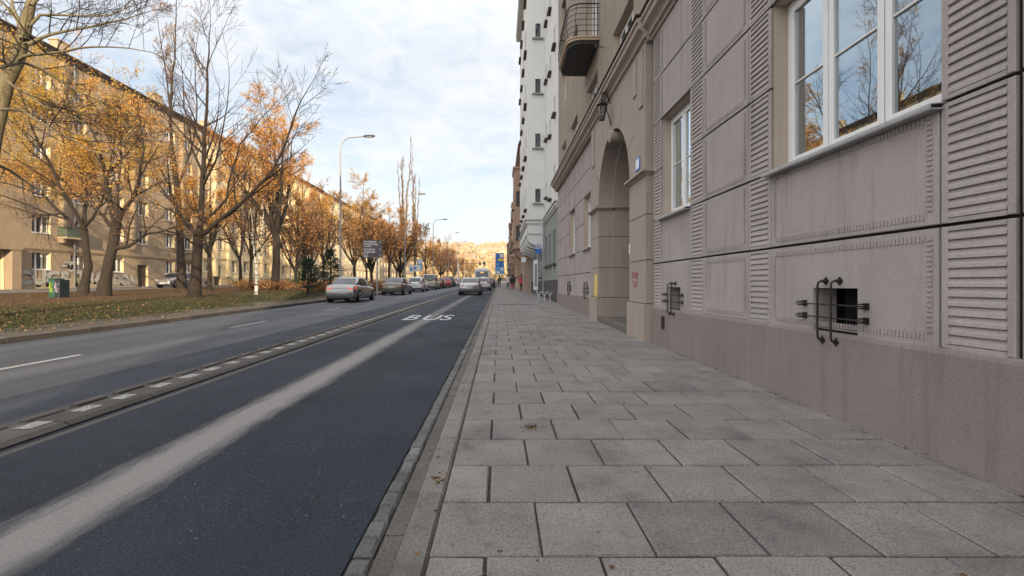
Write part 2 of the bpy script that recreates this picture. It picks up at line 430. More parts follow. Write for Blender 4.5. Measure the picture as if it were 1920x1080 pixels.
def lawn_mat():
    m, t, b = newmat('autumn_lawn'); p = pos(t)
    f = noise(t, p, .35, 5, .7); f2 = noise(t, p, 25, 4, .7); f3 = noise(t, p, 3, 5, .7)
    grass = ramp(t, f2, [(.3, (.018, .020, .009)), (.7, (.052, .052, .022))])
    dead = ramp(t, f2, [(.3, (.05, .030, .015)), (.7, (.15, .092, .048))])
    sx = N(t, 'ShaderNodeSeparateXYZ'); ge = N(t, 'ShaderNodeNewGeometry'); t.links.new(ge.outputs['Position'], sx.inputs[0])
    # leaves lie thick away from the kerb, grass in the middle band, trodden earth along the kerb
    d = M_(t, 'SUBTRACT', -10.3, sx.outputs[0])
    lf = M_(t, 'ADD', M_(t, 'MULTIPLY', M_(t, 'SUBTRACT', d, 5.5), .16), M_(t, 'MULTIPLY', M_(t, 'SUBTRACT', f3, .5), 2.2))
    lf = ramp(t, lf, [(.0, g(0)), (.55, g(1))])
    col = mixrgb(t, lf, grass, dead)
    ef = M_(t, 'ADD', M_(t, 'MULTIPLY', d, -.55), M_(t, 'ADD', M_(t, 'MULTIPLY', M_(t, 'SUBTRACT', f, .5), 2.5), 1.2))
    ef = ramp(t, ef, [(.0, g(0)), (.7, g(1))])
    col = mixrgb(t, ef, col, ramp(t, f2, [(.3, (.06, .05, .042)), (.7, (.17, .15, .125))]))
    t.links.new(col, b.inputs['Base Color']); b.inputs['Roughness'].default_value = 1; b.inputs['Specular IOR Level'].default_value = .1
    bump(t, b, f2, 1.0, .05)
    return m
MT['lawn'] = lawn_mat()
MT['ground'] = plain('far_ground', (.10, .085, .05), 1, spec=.1, var=.4, scale=.2)
def bark(name, c):
    m, t, b = newmat(name)
    f = noise(t, pos(t, (14, 14, 2.5)), 1.0, 6, .7)
    t.links.new(ramp(t, f, [(.3, mul(c, .5)), (.5, c), (.75, mul(c, 1.5))]), b.inputs['Base Color'])
    b.inputs['Roughness'].default_value = .95; b.inputs['Specular IOR Level'].default_value = .15
    bump(t, b, f, .9, .03)
    return m
MT['bark'] = bark('brown_bark', (.038, .030, .023)); MT['bark_pale'] = bark('pale_bark', (.15, .125, .075))
MT['bark_dark'] = bark('dark_bark', (.032, .024, .019)); MT['twig'] = bark('twig_bark', (.10, .06, .035))
MT['twig_dark'] = bark('twig_dark', (.038, .028, .022))
def birch():
    m, t, b = newmat('birch_bark')
    f = noise(t, pos(t, (3, 3, 7)), 1.0, 4, .7)
    t.links.new(ramp(t, f, [(.42, (.04, .035, .03)), (.5, (.5, .48, .44))]), b.inputs['Base Color']); b.inputs['Roughness'].default_value = .8
    return m
MT['birch'] = birch()
MT['leaf_yellow'] = island('yellow_leaves', [(0, (.34, .17, .03)), (.4, (.60, .35, .06)), (.75, (.72, .48, .10)), (1, (.28, .30, .07))], .7, .5)
MT['leaf_orange'] = island('orange_leaves', [(0, (.34, .14, .035)), (.4, (.66, .33, .07)), (.8, (.80, .48, .12)), (1, (.50, .24, .07))], .7, .5)
MT['leaf_brown'] = island('brown_leaves', [(0, (.13, .06, .025)), (.5, (.30, .14, .05)), (1, (.44, .24, .09))], .8, .25)
MT['leaf_gold'] = island('golden_leaves', [(0, (.38, .20, .04)), (.5, (.58, .36, .08)), (1, (.50, .24, .05))], .7, .35)
MT['leaf_hazed'] = island('haze_paled_gold_leaves', [(0, (.42, .27, .10)), (.5, (.70, .52, .24)), (1, (.62, .47, .28))], .8, .3)  # gold leaves, with distant haze and sun painted in as paleness
MT['needle'] = island('pine_needles', [(0, (.012, .028, .014)), (.6, (.022, .045, .022)), (1, (.05, .075, .03))], .7, .05)
MT['litter'] = island('leaf_litter', [(0, (.06, .032, .016)), (.5, (.15, .08, .035)), (.88, (.24, .15, .065)), (1, (.32, .23, .12))], .9)
MT['blade'] = island('grass_blades', [(0, (.022, .028, .010)), (.6, (.048, .055, .018)), (1, (.11, .095, .045))], .8, .2)
def carpaint(name, c, metal=.5, rough=.3):
    m, t, b = newmat(name)
    b.inputs['Base Color'].default_value = (*c, 1); b.inputs['Metallic'].default_value = metal
    f = noise(t, pos(t), 3.0, 4); t.links.new(ramp(t, f, [(.3, g(rough)), (.7, g(rough+.12))]), b.inputs['Roughness'])
    t.links.new(ramp(t, f, [(.3, mul(c, .9)), (.7, mul(c, 1.05))]), b.inputs['Base Color'])
    b.inputs['Coat Weight'].default_value = .6; b.inputs['Coat Roughness'].default_value = .06
    return m
def lampmat(name, c, e, s):
    m, t, b = newmat(name); b.inputs['Base Color'].default_value = (*c, 1); b.inputs['Roughness'].default_value = .2
    if s: b.inputs['Emission Color'].default_value = (*e, 1); b.inputs['Emission Strength'].default_value = s
    return m
MT['tail_on'] = lampmat('tail_light_on', (.5, .02, .02), (1, .08, .05), .35)
MT['tail_off'] = lampmat('tail_light_off', (.28, .015, .02), (0, 0, 0), 0)
MT['headlamp'] = lampmat('headlamp', (.6, .6, .6), (0, 0, 0), 0)
MT['plate'] = plain('number_plate', (.55, .55, .52), .5, var=.05)
MT['amber'] = lampmat('amber_lamp', (.6, .3, .05), (1, .55, .1), .7)

# ------------------------------------------------------------------ the setting: ground, road, pavement, lawn
def strip(name, xs, ys, zf, mat, kind='structure'):
    mb = MB()
    for i in range(len(xs)-1):
        for j in range(len(ys)-1):
            a, b, c, d = (xs[i], ys[j]), (xs[i+1], ys[j]), (xs[i+1], ys[j+1]), (xs[i], ys[j+1])
            mb.quad(*[(p[0], p[1], zf(p[0], p[1])) for p in (a, b, c, d)])
    return tag(mb.build(name, mat, fix=False), kind=kind)
YS = [-60, -30, 0, 10, 20, 40, 80, 140, 200, 240, 330]
def hillz(x, y):
    z = G(y) - .6
    if y > 330: z += 56 * min(1, (y-330)/450) ** 1.1
    return z
strip('ground', [-1500, -600, -200, -80, -41, -11, 1, 4, 60, 200, 600, 1500], [-400, -60, 0, 240, 330, 420, 520, 640, 800, 1100, 2600], hillz, MT['ground'])
strip('road', [-10.3, -5.6], YS, lambda x, y: G(y)-.1, MT['oldlane'])
strip('road', [-5.6, -3.9], YS, lambda x, y: G(y)-.098, MT['newlane'])
strip('road', [-3.9, -.72], YS, lambda x, y: G(y)-.092, MT['buslane'])
strip('lawn', [-32.6, -28, -22, -17, -13, -10.42], [-60, -20] + list(range(0, 120, 4)) + [160, 240], lambda x, y: GL(x, y) + .02*math.sin(x*1.1+y*.7) + .015*math.sin(y*.31) if x < -10.5 else GL(x, y), MT['lawn'])
strip('service_road', [-37.2, -32.6], YS[:-1], lambda x, y: GL(x, y)-.03, MT['service'])
strip('far_pavement', [-40.5, -37.2], YS[:-1], lambda x, y: GL(x, y)+.03, MT['gutter'])
# pavement: real slabs over a dirt bed
rnd = random.Random(3)
mb = MB()
for j in range(len(YS)-1):
    mb.quad(*[(x, y, G(y)-.012) for (x, y) in ((-.33, YS[j]), (3.4, YS[j]), (3.4, YS[j+1]), (-.33, YS[j+1]))], m=1)
def slab(x0, x1, y0, y1, gp=.0065, b=.008, m=0, top=0):
    z = G((y0+y1)/2); s = .011
    dz = rnd.uniform(-.004, .004) + top; tx = rnd.uniform(-.003, .003)
    gx = gp*rnd.uniform(.7, 1.7); gy = gp*rnd.uniform(.7, 1.5)
    x0 += gx; x1 -= gx; y0 += gy; y1 -= gy
    n = len(mb.v)
    def zz(x, y): return z + (y-(y0+y1)/2)*s + dz + tx*(x-x0)
    jit = lambda: rnd.uniform(-.006, .006)
    mb.v += [(x, y, zz(x, y)-.03) for x, y in ((x0, y0), (x1, y0), (x1, y1), (x0, y1))]
    mb.v += [(x, y, zz(x, y)-b) for x, y in ((x0, y0), (x1, y0), (x1, y1), (x0, y1))]
    mb.v += [(x+jit(), y+jit(), zz(x, y)) for x, y in ((x0+b, y0+b), (x1-b, y0+b), (x1-b, y1-b), (x0+b, y1-b))]
    for q in ((0,1,5,4), (1,2,6,5), (2,3,7,6), (3,0,4,7), (4,5,9,8), (5,6,10,9), (6,7,11,10), (7,4,8,11), (8,9,10,11)):
        mb.f.append(tuple(n+i for i in q)); mb.m.append(m)
SW, SD = .517, .527
y = 2.168 - 5*SD; row = 0
while y < 62:
    k = 0; x = -.322; half = (row + 1) % 2 == 1
    xs = [x]
    if not ((row) % 2 == 1): xs.append(x + SW/2)
    while xs[-1] + SW < 2.80: xs.append(xs[-1] + SW)
    if 2.99 - xs[-1] > .62: xs.append(xs[-1]+.40)
    xs.append(2.99)
    for a, b_ in zip(xs[:-1], xs[1:]): slab(a, b_, y, y+SD)
    y += SD; row += 1
pv = mb.build('pavement', [MT['slab'], MT['grout']], fix=False); tag(pv, kind='structure')
strip('pavement', [-.33, 3.4], [62, 100, 150, 200, 240, 330], lambda x, y: G(y)+.0, MT['slab'])
# near kerb, gutter strip and setts
mb = MB(); y = -6
while y < 150:
    L = .98*rnd.uniform(.97, 1.03)
    slab(-.475, -.322, y, y+L, .004, .012, 0, .004)
    mb.quad((-.471, y+.004, G(y)-.012), (-.471, y+L-.004, G(y+L)-.012), (-.471, y+L-.004, G(y+L)-.14), (-.471, y+.004, G(y)-.14))
    y += L
tag(mb.build('kerb', MT['kerb'], fix=False), kind='structure')
mb = MB(); y = -4
while y < 150:
    L = .5; slab(-.60, -.476, y, y+L, .003, .004, 0, -.085 ); y += L
tag(mb.build('gutter', MT['gutter'], fix=False), kind='structure')
mb = MB(); y = -4
while y < 110:
    L = rnd.uniform(.13, .19); slab(-.715+rnd.uniform(-.006, .006), -.603, y, y+L, .007, .014, 0, -.082+rnd.uniform(-.004, .004)); y += L
tag(mb.build('sett_gutter', MT['cobble'], fix=False), kind='structure')
strip('gutter_bed', [-.73, -.46], YS, lambda x, y: G(y)-.103, MT['grout'])
# far kerb by the lawn
mb = MB(); y = -20
while y < 240:
    L = 1.0
    mb.box(-10.44, -10.29, y+.004, y+L-.004, G(y)-.2, G(y)+.03 + rnd.uniform(-.004, .004)); y += L
o = mb.build('kerb', MT['darkkerb']); bevel(o, .012, 1); tag(o, kind='structure')
mb = MB()
for xa, xb, zt in ((-32.72, -32.56, .03), (-37.3, -37.15, .06)):
    for y in range(-20, 240, 10): mb.box(xa, xb, y, y+10, GL(xa, y)-.2, GL(xa, y+5)+zt)
tag(mb.build('kerb', MT['kerb']), kind='structure')

# lane separator: low concrete strip with painted blocks and a raised broken edge
sp = empty('lane_separator', (-4.12, 0, -.1), 'low concrete lane separator strip with white painted rectangles beside the bus lane', 'lane separator')
mb = MB(); y = -2
while y < 110:
    z = G(y)-.12
    mb.bbox(-4.34, -3.90, y+.004, y+1.036, z, z, .0) if False else None
    n = len(mb.v)
    x0, x1 = -4.35, -3.90
    prof = [(x0, -.1), (x0+.02, -.055), (x0+.12, -.045), (x1-.06, -.045), (x1, -.075), (x1, -.1)]
    mb.prism([(px_, pz) for px_, pz in prof], 'y', y+.006, y+1.05)
    for i in range(n, len(mb.v)):
        vx, vy, vz = mb.v[i]; mb.v[i] = (vx, vy, vz + G(vy))
    y += 1.06
mb.build('base_strip', MT['darkkerb'], sp)
mb = MB(); y = -2; k = 0
while y < 110:
    L = rnd.uniform(.34, .40); z = G(y)
    (mb if k >= 95 else (one := MB())).box(-4.385, -4.29, y, y+L, z-.11, z-.02+rnd.uniform(-.012, .002))
    if k < 95: bevel(one.build('edge_stone', MT['darkkerb'], sp), .012, 1)
    y += .53; k += 1
tag(mb.build('edge_stone', MT['darkkerb'], sp), kind='stuff')
mb = MB(); y = 4.16 - 53*.1; k = 0; rest = MB()
while y < 75:
    mb = MB() if k < 95 else rest
    yy = y + rnd.uniform(-.03, .03); L = .27 + rnd.uniform(-.05, .02)
    mb.quad((-4.20, yy, G(yy)-.0405), (-4.055, yy+.01, G(yy)-.0405), (-4.055+rnd.uniform(-.01, .01), yy+L, G(yy+L)-.0405), (-4.20, yy+L-.01, G(yy+L)-.0405))
    if k < 95: mb.build('painted_block', MT['paint'], sp, fix=False)
    y += .527; k += 1
tag(rest.build('painted_block', MT['paint'], sp, fix=False), kind='stuff')

# painted markings on the road
mb = MB()
k = 0
for ya in [-.6, 6.5] + [13.3 + 7.1*i for i in range(24)]:
    yb = ya + 2.05; z = -.096
    mb.quad((-7.52, ya, G(ya)+z), (-7.39, ya, G(ya)+z), (-7.39, yb, G(yb)+z), (-7.52, yb, G(yb)+z))
tag(mb.build('lane_dashes', MT['paint'], fix=False), kind='structure')
for ch, x0, sx_ in (('B', -3.28, .50), ('U', -2.66, .50), ('S', -2.03, .50)):
    M = Matrix.Translation((x0, 15.7, G(15.7) - .088)) @ Matrix.Rotation(math.atan(.011), 4, 'X') @ Matrix.Diagonal((.30, 1, 1, 1))
    t_ = text_obj('bus_lane_letter', ch, 3.05, MT['paint2'], Matrix.Translation((0, 0, 0)) , extrude=0, offset=.03)
    t_.data.transform(M)
    tag(t_, kind='structure')
# yellowish seam line and a drain-like dark scar across the pavement
mb = MB()
for a_, b_, c_, d_ in ((-.25, .6, 23.2, 23.55), (.6, 1.75, 23.1, 23.5), (-.1, .9, 23.75, 23.95)):
    for i in range(8):
        x0 = a_+(b_-a_)*i/8; x1 = a_+(b_-a_)*(i+1)/8; e0 = rnd.uniform(0, .08); e1 = rnd.uniform(0, .08)
        mb.quad((x0, c_+e0, G(c_)+.009), (x1, c_+e0, G(c_)+.009), (x1, d_-e1, G(d_)+.009), (x0, d_-e1, G(d_)+.009))
tag(mb.build('pavement_patch', MT['stain'], fix=False), kind='structure')
mb = MB(); y = 1.0       # uneven mortar fillet along the foot of the wall
while y < 9.5:
    L = rnd.uniform(.25, .9); mb.box(2.975+rnd.uniform(0, .012), 3.012, y, y+L*.96, G(y)-.03, G(y)+.010+rnd.uniform(-.004, .004)); y += L
tag(mb.build('mortar_strip', MT['kerb']), kind='structure')

# moss, gum and bits on the slabs
mb = MB(); rr_ = random.Random(5)
for i in range(150):
    X = rr_.uniform(-.3, 2.9); Y = rr_.uniform(1.3, 14); s = rr_.uniform(.004, .014); a = rr_.uniform(0, 6)
    z = G(Y) + .004
    u = Vector((math.cos(a), math.sin(a), 0))*s; v = Vector((-math.sin(a), math.cos(a), .2))*s*.6; c = Vector((X, Y, z))
    mb.quad(c-u-v, c+u-v, c+u+v, c-u+v)
for i in range(420):
    Y = rr_.uniform(1.3, 20); X = rr_.choice((rr_.gauss(-.53, .03), rr_.gauss(2.97, .025), rr_.gauss(-.40, .05))); s = rr_.uniform(.004, .014); a = rr_.uniform(0, 6); z = G(Y) + (.006 if X > -.45 else -.078)
    u = Vector((math.cos(a), math.sin(a), 0))*s; v = Vector((-math.sin(a), math.cos(a), .3))*s*.6; c = Vector((X, Y, z))
    mb.quad(c-u-v, c+u-v, c+u+v, c-u+v)
for cx_, cy_, n_ in ((.26, 4.05, 70), (-.38, 3.0, 25)):
    for i in range(n_):
        X = cx_ + rr_.gauss(0, .035); Y = cy_ + rr_.gauss(0, .05); s = rr_.uniform(.003, .009); a = rr_.uniform(0, 6)
        u = Vector((math.cos(a), math.sin(a), 0))*s; v = Vector((-math.sin(a), math.cos(a), .8))*s; c = Vector((X, Y, G(Y)+.005))
        mb.quad(c-u-v, c+u-v, c+u+v, c-u+v)
tag(mb.build('leaf_litter', MT['litter'], fix=False), 'tiny dry leaf crumbs scattered on the grey paving slabs', 'litter', kind='stuff')

mb = MB()
for i in range(260):     # tiny weeds in the joints by the wall and the kerb
    base_x, yy = rr_.choice(((3.0, rr_.uniform(2, 14)), (-.475, rr_.uniform(1.5, 12)), (-.474, rr_.choice((2.9, 3.0, 4.4)) + rr_.gauss(0, .1))))
    c = Vector((base_x + rr_.gauss(0, .008), yy, G(yy)-(.0 if base_x > 0 else .09))); h = rr_.uniform(.012, .045); a = rr_.uniform(0, 6.28)
    u = Vector((math.cos(a), math.sin(a), 0))*.003
    mb.tri(c-u, c+u, c+Vector((rr_.gauss(0, .015), rr_.gauss(0, .015), h)))
tag(mb.build('weeds', MT['blade'], fix=False), 'tiny weeds growing in the joints along kerb and wall foot', 'weeds', kind='stuff')

# ------------------------------------------------------------------ near building on the right
WX = 3.05
def wall_grid(mb, X, y0, y1, z0, z1, ops, depth, m=0, mj=1, back=None, sgn=1):
    """wall in the plane x=X seen from -x (sgn=1) or +x (sgn=-1), with openings (ya,yb,za,zb) and reveals going in"""
    ys = sorted(set([y0, y1] + [v for o in ops for v in o[:2]])); zs = sorted(set([z0, z1] + [v for o in ops for v in o[2:4]]))
    for i in range(len(ys)-1):
        for j in range(len(zs)-1):
            cy, cz = (ys[i]+ys[i+1])/2, (zs[j]+zs[j+1])/2
            if any(o[0] < cy < o[1] and o[2] < cz < o[3] for o in ops): continue
            mb.quad((X, ys[i], zs[j]), (X, ys[i+1], zs[j]), (X, ys[i+1], zs[j+1]), (X, ys[i], zs[j+1]), m)
    D = X + depth*sgn
    mj0 = mj
    for (ya, yb, za, zb) in ops:
        mj = 2 if (sgn == 1 and zb < 1.3) else mj0
        mb.quad((X, ya, za), (X, ya, zb), (D, ya, zb), (D, ya, za), mj); mb.quad((X, yb, za), (X, yb, zb), (D, yb, zb), (D, yb, za), mj)
        mb.quad((X, ya, zb), (X, yb, zb), (D, yb, zb), (D, ya, zb), mj); mb.quad((X, ya, za), (X, yb, za), (D, yb, za), (D, ya, za), mj)
        if back is not None: mb.quad((D, ya, za), (D, yb, za), (D, yb, zb), (D, ya, zb), back)

NB = empty('apartment_building', (5, 10, 0), 'nearest building on the right, mauve-brown rusticated facade with ribbed blocks, arched doorway and round-cornered balcony', 'building')
JZ = [.81, 1.655, 2.50, 3.45, 4.375, 5.22, 6.12]
SILL, HEAD = 2.50, 4.375
# column layout along the street: (y0, y1, type)
cols = []
def mirror_unit(ya):            # ribbed, big window, ribbed, flat, ribbed, small window, ribbed
    return [(ya, ya+.50, 'R'), (ya+.50, ya+2.57, 'W'), (ya+2.57, ya+3.07, 'R'), (ya+3.07, ya+4.35, 'F'), (ya+4.35, ya+4.87, 'R'), (ya+4.87, ya+6.25, 'w'), (ya+6.25, ya+6.70, 'R')]
cols = mirror_unit(2.83)
yb_ = 2.81
for k in range(5):
    cols += [(yb_-1.35, yb_, 'F'), (yb_-1.87, yb_-1.37, 'R'), (yb_-3.95, yb_-1.89, 'W'), (yb_-4.47, yb_-3.97, 'R')]; yb_ -= 4.49
YB0 = yb_
farwin = [(16.12, 17.45), (19.45, 21.0)]
gops = [(a+ (0), b, SILL, HEAD) for a, b, t in cols if t in 'Ww'] + [(a, b, SILL, HEAD) for a, b in farwin]
vents = [(4.09, 4.67, .83, 1.215), (8.10, 8.69, .83, 1.20), (16.55, 17.1, .86, 1.24), (20.6, 21.2, .92, 1.28)]
up_w = [(11.1, 13.1), (15.15, 17.0), (19.05, 20.95), (22.4, 24.0), (6.8, 8.8), (2.9, 4.9), (-1.2, .8), (-5.2, -3.2), (-9.2, -7.2), (-13.2, -11.2), (-17, -15)]
uops = []
for fl, (za, zb) in enumerate(((6.45, 8.05), (9.9, 11.7), (13.3, 15.1), (16.7, 18.4))):
    for a, b in up_w:
        if fl == 1 and a == 15.15: uops.append((a, b, 9.15, 11.7))
        else: uops.append((a, b, za, zb))
mb = MB()
wall_grid(mb, WX+.028, YB0, 9.6, -.4, 6.2, [o for o in gops + vents if o[1] < 9.6], .20, 0, 1)
mb.build('ground_floor_wall', [MT['joint'], MT['jamb'], MT['facing']], NB, fix=False); mb = MB()
wall_grid(mb, WX+.028, 15.5, 25.2, -.4, 6.2, [o for o in gops + vents if o[0] > 15], .20, 0, 1)
mb.build('ground_floor_wall', [MT['joint'], MT['jamb'], MT['facing']], NB, fix=False)
mb = MB()
wall_grid(mb, WX+.04, YB0, 25.2, 6.2, 20.0, uops, .24, 0, 1)
mb.quad((WX+.04, 25.2, -.4), (14, 25.2, -.4), (14, 25.2, 20), (WX+.04, 25.2, 20)); mb.quad((WX, YB0, -.4), (14, YB0, -.4), (14, YB0, 20), (WX, YB0, 20))
mb.quad((14, YB0, -.4), (14, 25.2, -.4), (14, 25.2, 20), (14, YB0, 20))
mb.build('upper_wall', [MT['upper'], MT['jamb']], NB, fix=False)
mb = MB(); mb.box(2.55, 14.2, YB0-.3, 25.3, 20.0, 20.35); mb.build('roof', MT['roof'], NB)
# dark vent niches
for (ya, yb, za, zb) in vents:
    mb = MB()
    mb.quad((WX+.6, ya, za), (WX+.6, yb, za), (WX+.6, yb, zb), (WX+.6, ya, zb), 1); mb.box(WX+.15, WX+.2, ya, ya+(yb-ya)*.62, za, zb, 1)
    for (a, b) in ((ya, ya), (yb, yb)): mb.quad((WX+.228, a, za), (WX+.6, a, za), (WX+.6, a, zb), (WX+.228, a, zb), 1)
    mb.quad((WX+.228, ya, za), (WX+.6, ya, za), (WX+.6, yb, za), (WX+.228, yb, za), 1); mb.quad((WX+.228, ya, zb), (WX+.6, ya, zb), (WX+.6, yb, zb), (WX+.228, yb, zb), 1)
    mb.box(WX+.30, WX+.31, ya, yb, za+.03, za+.05, 0)
    mb.build('vent_niche', [MT['iron'], MT['black']], NB, fix=False)
# plinth
mb = MB()
zp = .81
def plinth_seg(ya, yb, holes=()):
    prof = [(WX-.035, -.3), (WX-.035, zp-.035), (WX-.025, zp-.008), (WX-.012, zp), (WX+.03, zp), (WX+.03, -.3)]
    mb.prism([(a, b) for a, b in prof], 'y', ya, yb)
plinth_seg(YB0, 9.58); mb.build('plinth', MT['plinth'], NB)
mb = MB(); plinth_seg(15.62, 25.2); mb.build('plinth', MT['plinth'], NB)
# facing blocks
fac = MB(); TH = WX+.028
def ticks(ya, yb, za, zb, sides='lrtb'):
    s = .036; m_ = .045; w_ = .045; pr = WX-.008
    y = ya + m_ + w_ + .02
    while y < yb - m_ - w_ - .02:
        for on, (z0, z1) in (('t', (zb-m_-w_, zb-m_)), ('b', (za+m_, za+m_+w_))):
            if on in sides: fac.box(pr, WX+.001, y, y+s*.55, z0, z1)
        y += s
    z = za + m_ + (w_ + .01 if 'b' in sides else 0)
    while z < zb - m_ - .02:
        for on, (y0, y1) in (('l', (yb-m_-w_, yb-m_)), ('r', (ya+m_, ya+m_+w_))):
            if on in sides: fac.box(pr, WX+.001, y0, y1, z, z+s*.55)
        z += s
def hole_blocks(ya, yb, za, zb, hole, b=.008):
    h0, h1, k0, k1 = hole
    # four pieces butted round the opening
    fac.box(WX, TH, ya, h0, za, zb); fac.box(WX, TH, h1, yb, za, zb)
    fac.box(WX, TH, h0, h1, k1, zb)
    if k0 > za + .02: fac.box(WX, TH, h0, h1, za, k0)
def ribbed(ya, yb, za, zb):
    f_ = .05; e = .0
    fac.bbox(WX, TH, ya, ya+f_, za, zb, .006); fac.bbox(WX, TH, yb-f_, yb, za, zb, .006)
    fac.box(WX+.002, TH, ya+f_, yb-f_, za, za+.03); fac.box(WX+.002, TH, ya+f_, yb-f_, zb-.03, zb)
    n = round((zb-za-.06)/.066); p = (zb-za-.06)/n
    for i in range(n):
        z0 = za+.03+i*p; z1 = z0+p
        xa, xb = WX+.001+rnd.uniform(-.001, .001), WX+.020
        zm = z0+p*.45
        fac.quad((xa, ya+f_, z0+.006), (xa, yb-f_, z0+.006), (xa+.003, yb-f_, zm), (xa+.003, ya+f_, zm))
        fac.quad((xa+.003, ya+f_, zm), (xa+.003, yb-f_, zm), (xb, yb-f_, z1), (xb, ya+f_, z1))
        fac.quad((xb+.003, ya+f_, z0), (xb+.003, yb-f_, z0), (xa, yb-f_, z0+.006), (xa, ya+f_, z0+.006))
GAP = .012
for (ya, yb, t) in cols:
    for j in range(len(JZ)-1):
        za, zb = JZ[j]+(.0 if j == 0 else GAP), JZ[j+1]-GAP
        if t == 'R': ribbed(ya+.010, yb-.010, za, zb)
        elif t in 'Ww':
            if SILL-.01 < (za+zb)/2 < HEAD: continue
            hole = next((v for v in vents if ya < v[0] < yb and j == 0), None)
            a, b = ya+.006, yb-.006
            if hole: hole_blocks(a, b, za, zb, hole)
            else: fac.bbox(WX, TH, a, b, za, zb, .006)
            if j <= 1: ticks(a, b, za, zb, 'lrtb' if t == 'W' else 'lr')
            elif j >= 4: ticks(a, b, za, zb, 'l' if t == 'w' else 'lr')
        else:
            fac.bbox(WX, TH, ya+.006, yb-.006, za, zb, .006); ticks(ya+.006, yb-.006, za, zb, 'lrb' if j > 0 else 'lrtb')
# remove ticks that would cross a vent: the vent zones are framed by the grille plates
fac.build('rusticated_facing', MT['facing'], NB, fix=True)
# plain courses beyond the arch
fac = MB()
ycuts = [15.62, 16.12, 17.45, 18.4, 19.45, 21.0, 22.3, 23.6, 25.2]
for j in range(len(JZ)-1):
    za, zb = JZ[j]+(.0 if j == 0 else GAP), JZ[j+1]-GAP
    for a, b in zip(ycuts[:-1], ycuts[1:]):
        if (a, b) in farwin and SILL-.01 < (za+zb)/2 < HEAD: continue
        hole = next((v for v in vents if a < v[0] < b and j == 0), None)
        if hole: hole_blocks(a+.003, b-.003, za, zb, hole)
        else:
            fac.bbox(WX, TH, a+.002, b-.002, za, zb, .004)
            if b - a > 1.0: ticks(a, b, za, zb, 'lr')
fac.build('rusticated_facing', MT['facing'], NB)

# cornice between ground floor and first floor, breaking forward over the portal
mb = MB()
def cornice(ya, yb, dx, z0=6.12, h=.50, caps=True):
    q = [(WX+.04, 0), (WX-.03, 0), (WX-.05, .05), (WX-.10, .07), (WX-.10, .13), (WX-.13, .17), (WX-.22, .23), (WX-.22, .33), (WX-.26, .36), (WX-.26, .42), (WX-.05, .47), (WX+.04, .48)]
    mb.prism([(a-(dx if i not in (0, 11) else 0), z0+b*h/.5) for i, (a, b) in enumerate(q)], 'y', ya, yb)
cornice(YB0, 9.52, 0); cornice(9.52, 25.25, .08, 6.10)
mb.build('cornice', MT['portal'], NB)
mb = MB(); mb.box(WX-.275, WX+.04, YB0, 9.50, 6.605, 6.625); mb.box(WX-.355, WX+.04, 9.50, 25.27, 6.585, 6.605); mb.build('cornice_flashing', MT['eave'], NB)

# windows
def window(root, ya, yb, za, zb, X, lights, bar=None, glass='glass', fr=.075, name='window', bars=1, curtain=False):
    """casement window seen from -x, sitting in the plane x=X"""
    cy, cz = (ya+yb)/2, (za+zb)/2
    f = MB()
    def fb(y0, y1, z0, z1, x0=0, x1=.06): f.box(X+x0, X+x1, y0, y1, z0, z1)
    fb(ya, ya+fr, za, zb); fb(yb-fr, yb, za, zb); fb(ya+fr, yb-fr, za, za+fr); fb(ya+fr, yb-fr, zb-fr, zb)
    tot = sum(lights); x = ya+fr; W_ = yb-ya-2*fr; panes = []
    for i, l in enumerate(lights):
        wd = W_*l/tot; a, b = x, x+wd
        sf = .068; g_ = .008
        a2, b2 = a+(g_ if i else 0), b-(g_ if i < len(lights)-1 else 0)
        f.box(X-.022, X+.035, a2, a2+sf, za+fr-.01, zb-fr+.01); f.box(X-.022, X+.035, b2-sf, b2, za+fr-.01, zb-fr+.01)
        f.box(X-.0215, X+.035, a2+sf, b2-sf, za+fr-.01, za+fr+sf); f.box(X-.0215, X+.035, a2+sf, b2-sf, zb-fr-sf, zb-fr+.01)
        if bar:
            f.box(X-.012, X+.02, a2+sf, b2-sf, bar-.012, bar+.012)
        panes.append((a2+sf, b2-sf)); x += wd
    o = f.build(name, MT['white_frame'], root)
    bevel(o, .006, 1)
    p = MB()
    for a, b in panes: p.quad((X+.008, a, za+fr+.03), (X+.008, a, zb-fr-.03), (X+.008, b, zb-fr-.03), (X+.008, b, za+fr+.03))
    p.build('pane', MT[glass], o, fix=False)
    return o
def sill(root, ya, yb, z, X, out=.10, mat='sill'):
    s = MB(); s.prism([(X-out, z-.035), (X-out, z-.008), (X+.22, z+.02), (X+.22, z+.012), (X-out+.008, z-.014), (X-out+.008, z-.035)], 'y', ya-.04, yb+.04)
    s.box(X-out+.004, X-.001, ya-.035, yb+.035, z-.045, z-.036)
    s.build('sill', MT[mat], root)
FX = WX+.19
big = [(a, b) for a, b, t in cols if t == 'W' and b > -8]
for (a, b) in big:
    wn = window(NB, a, b, SILL, HEAD, FX, (1, 1.12, 1), 3.45); sill(NB, a, b, SILL, WX)
for (a, b, t) in cols:
    if t == 'w': window(NB, a, b, SILL, HEAD, FX, (1, 1), 3.45); sill(NB, a, b, SILL, WX)
for a, b in farwin: window(NB, a, b, SILL, HEAD, FX, (1, 1), 3.45); sill(NB, a, b, SILL, WX)
for (a, b, za, zb) in uops:
    if b > 2 and za < 12: window(NB, a, b, za, zb, WX+.24, (1, 1, 1) if b-a > 1.6 else (1, 1), None, 'pane')
    else:
        p = MB(); p.box(WX+.24, WX+.26, a, b, za, zb); p.build('window', MT['pane'], NB)
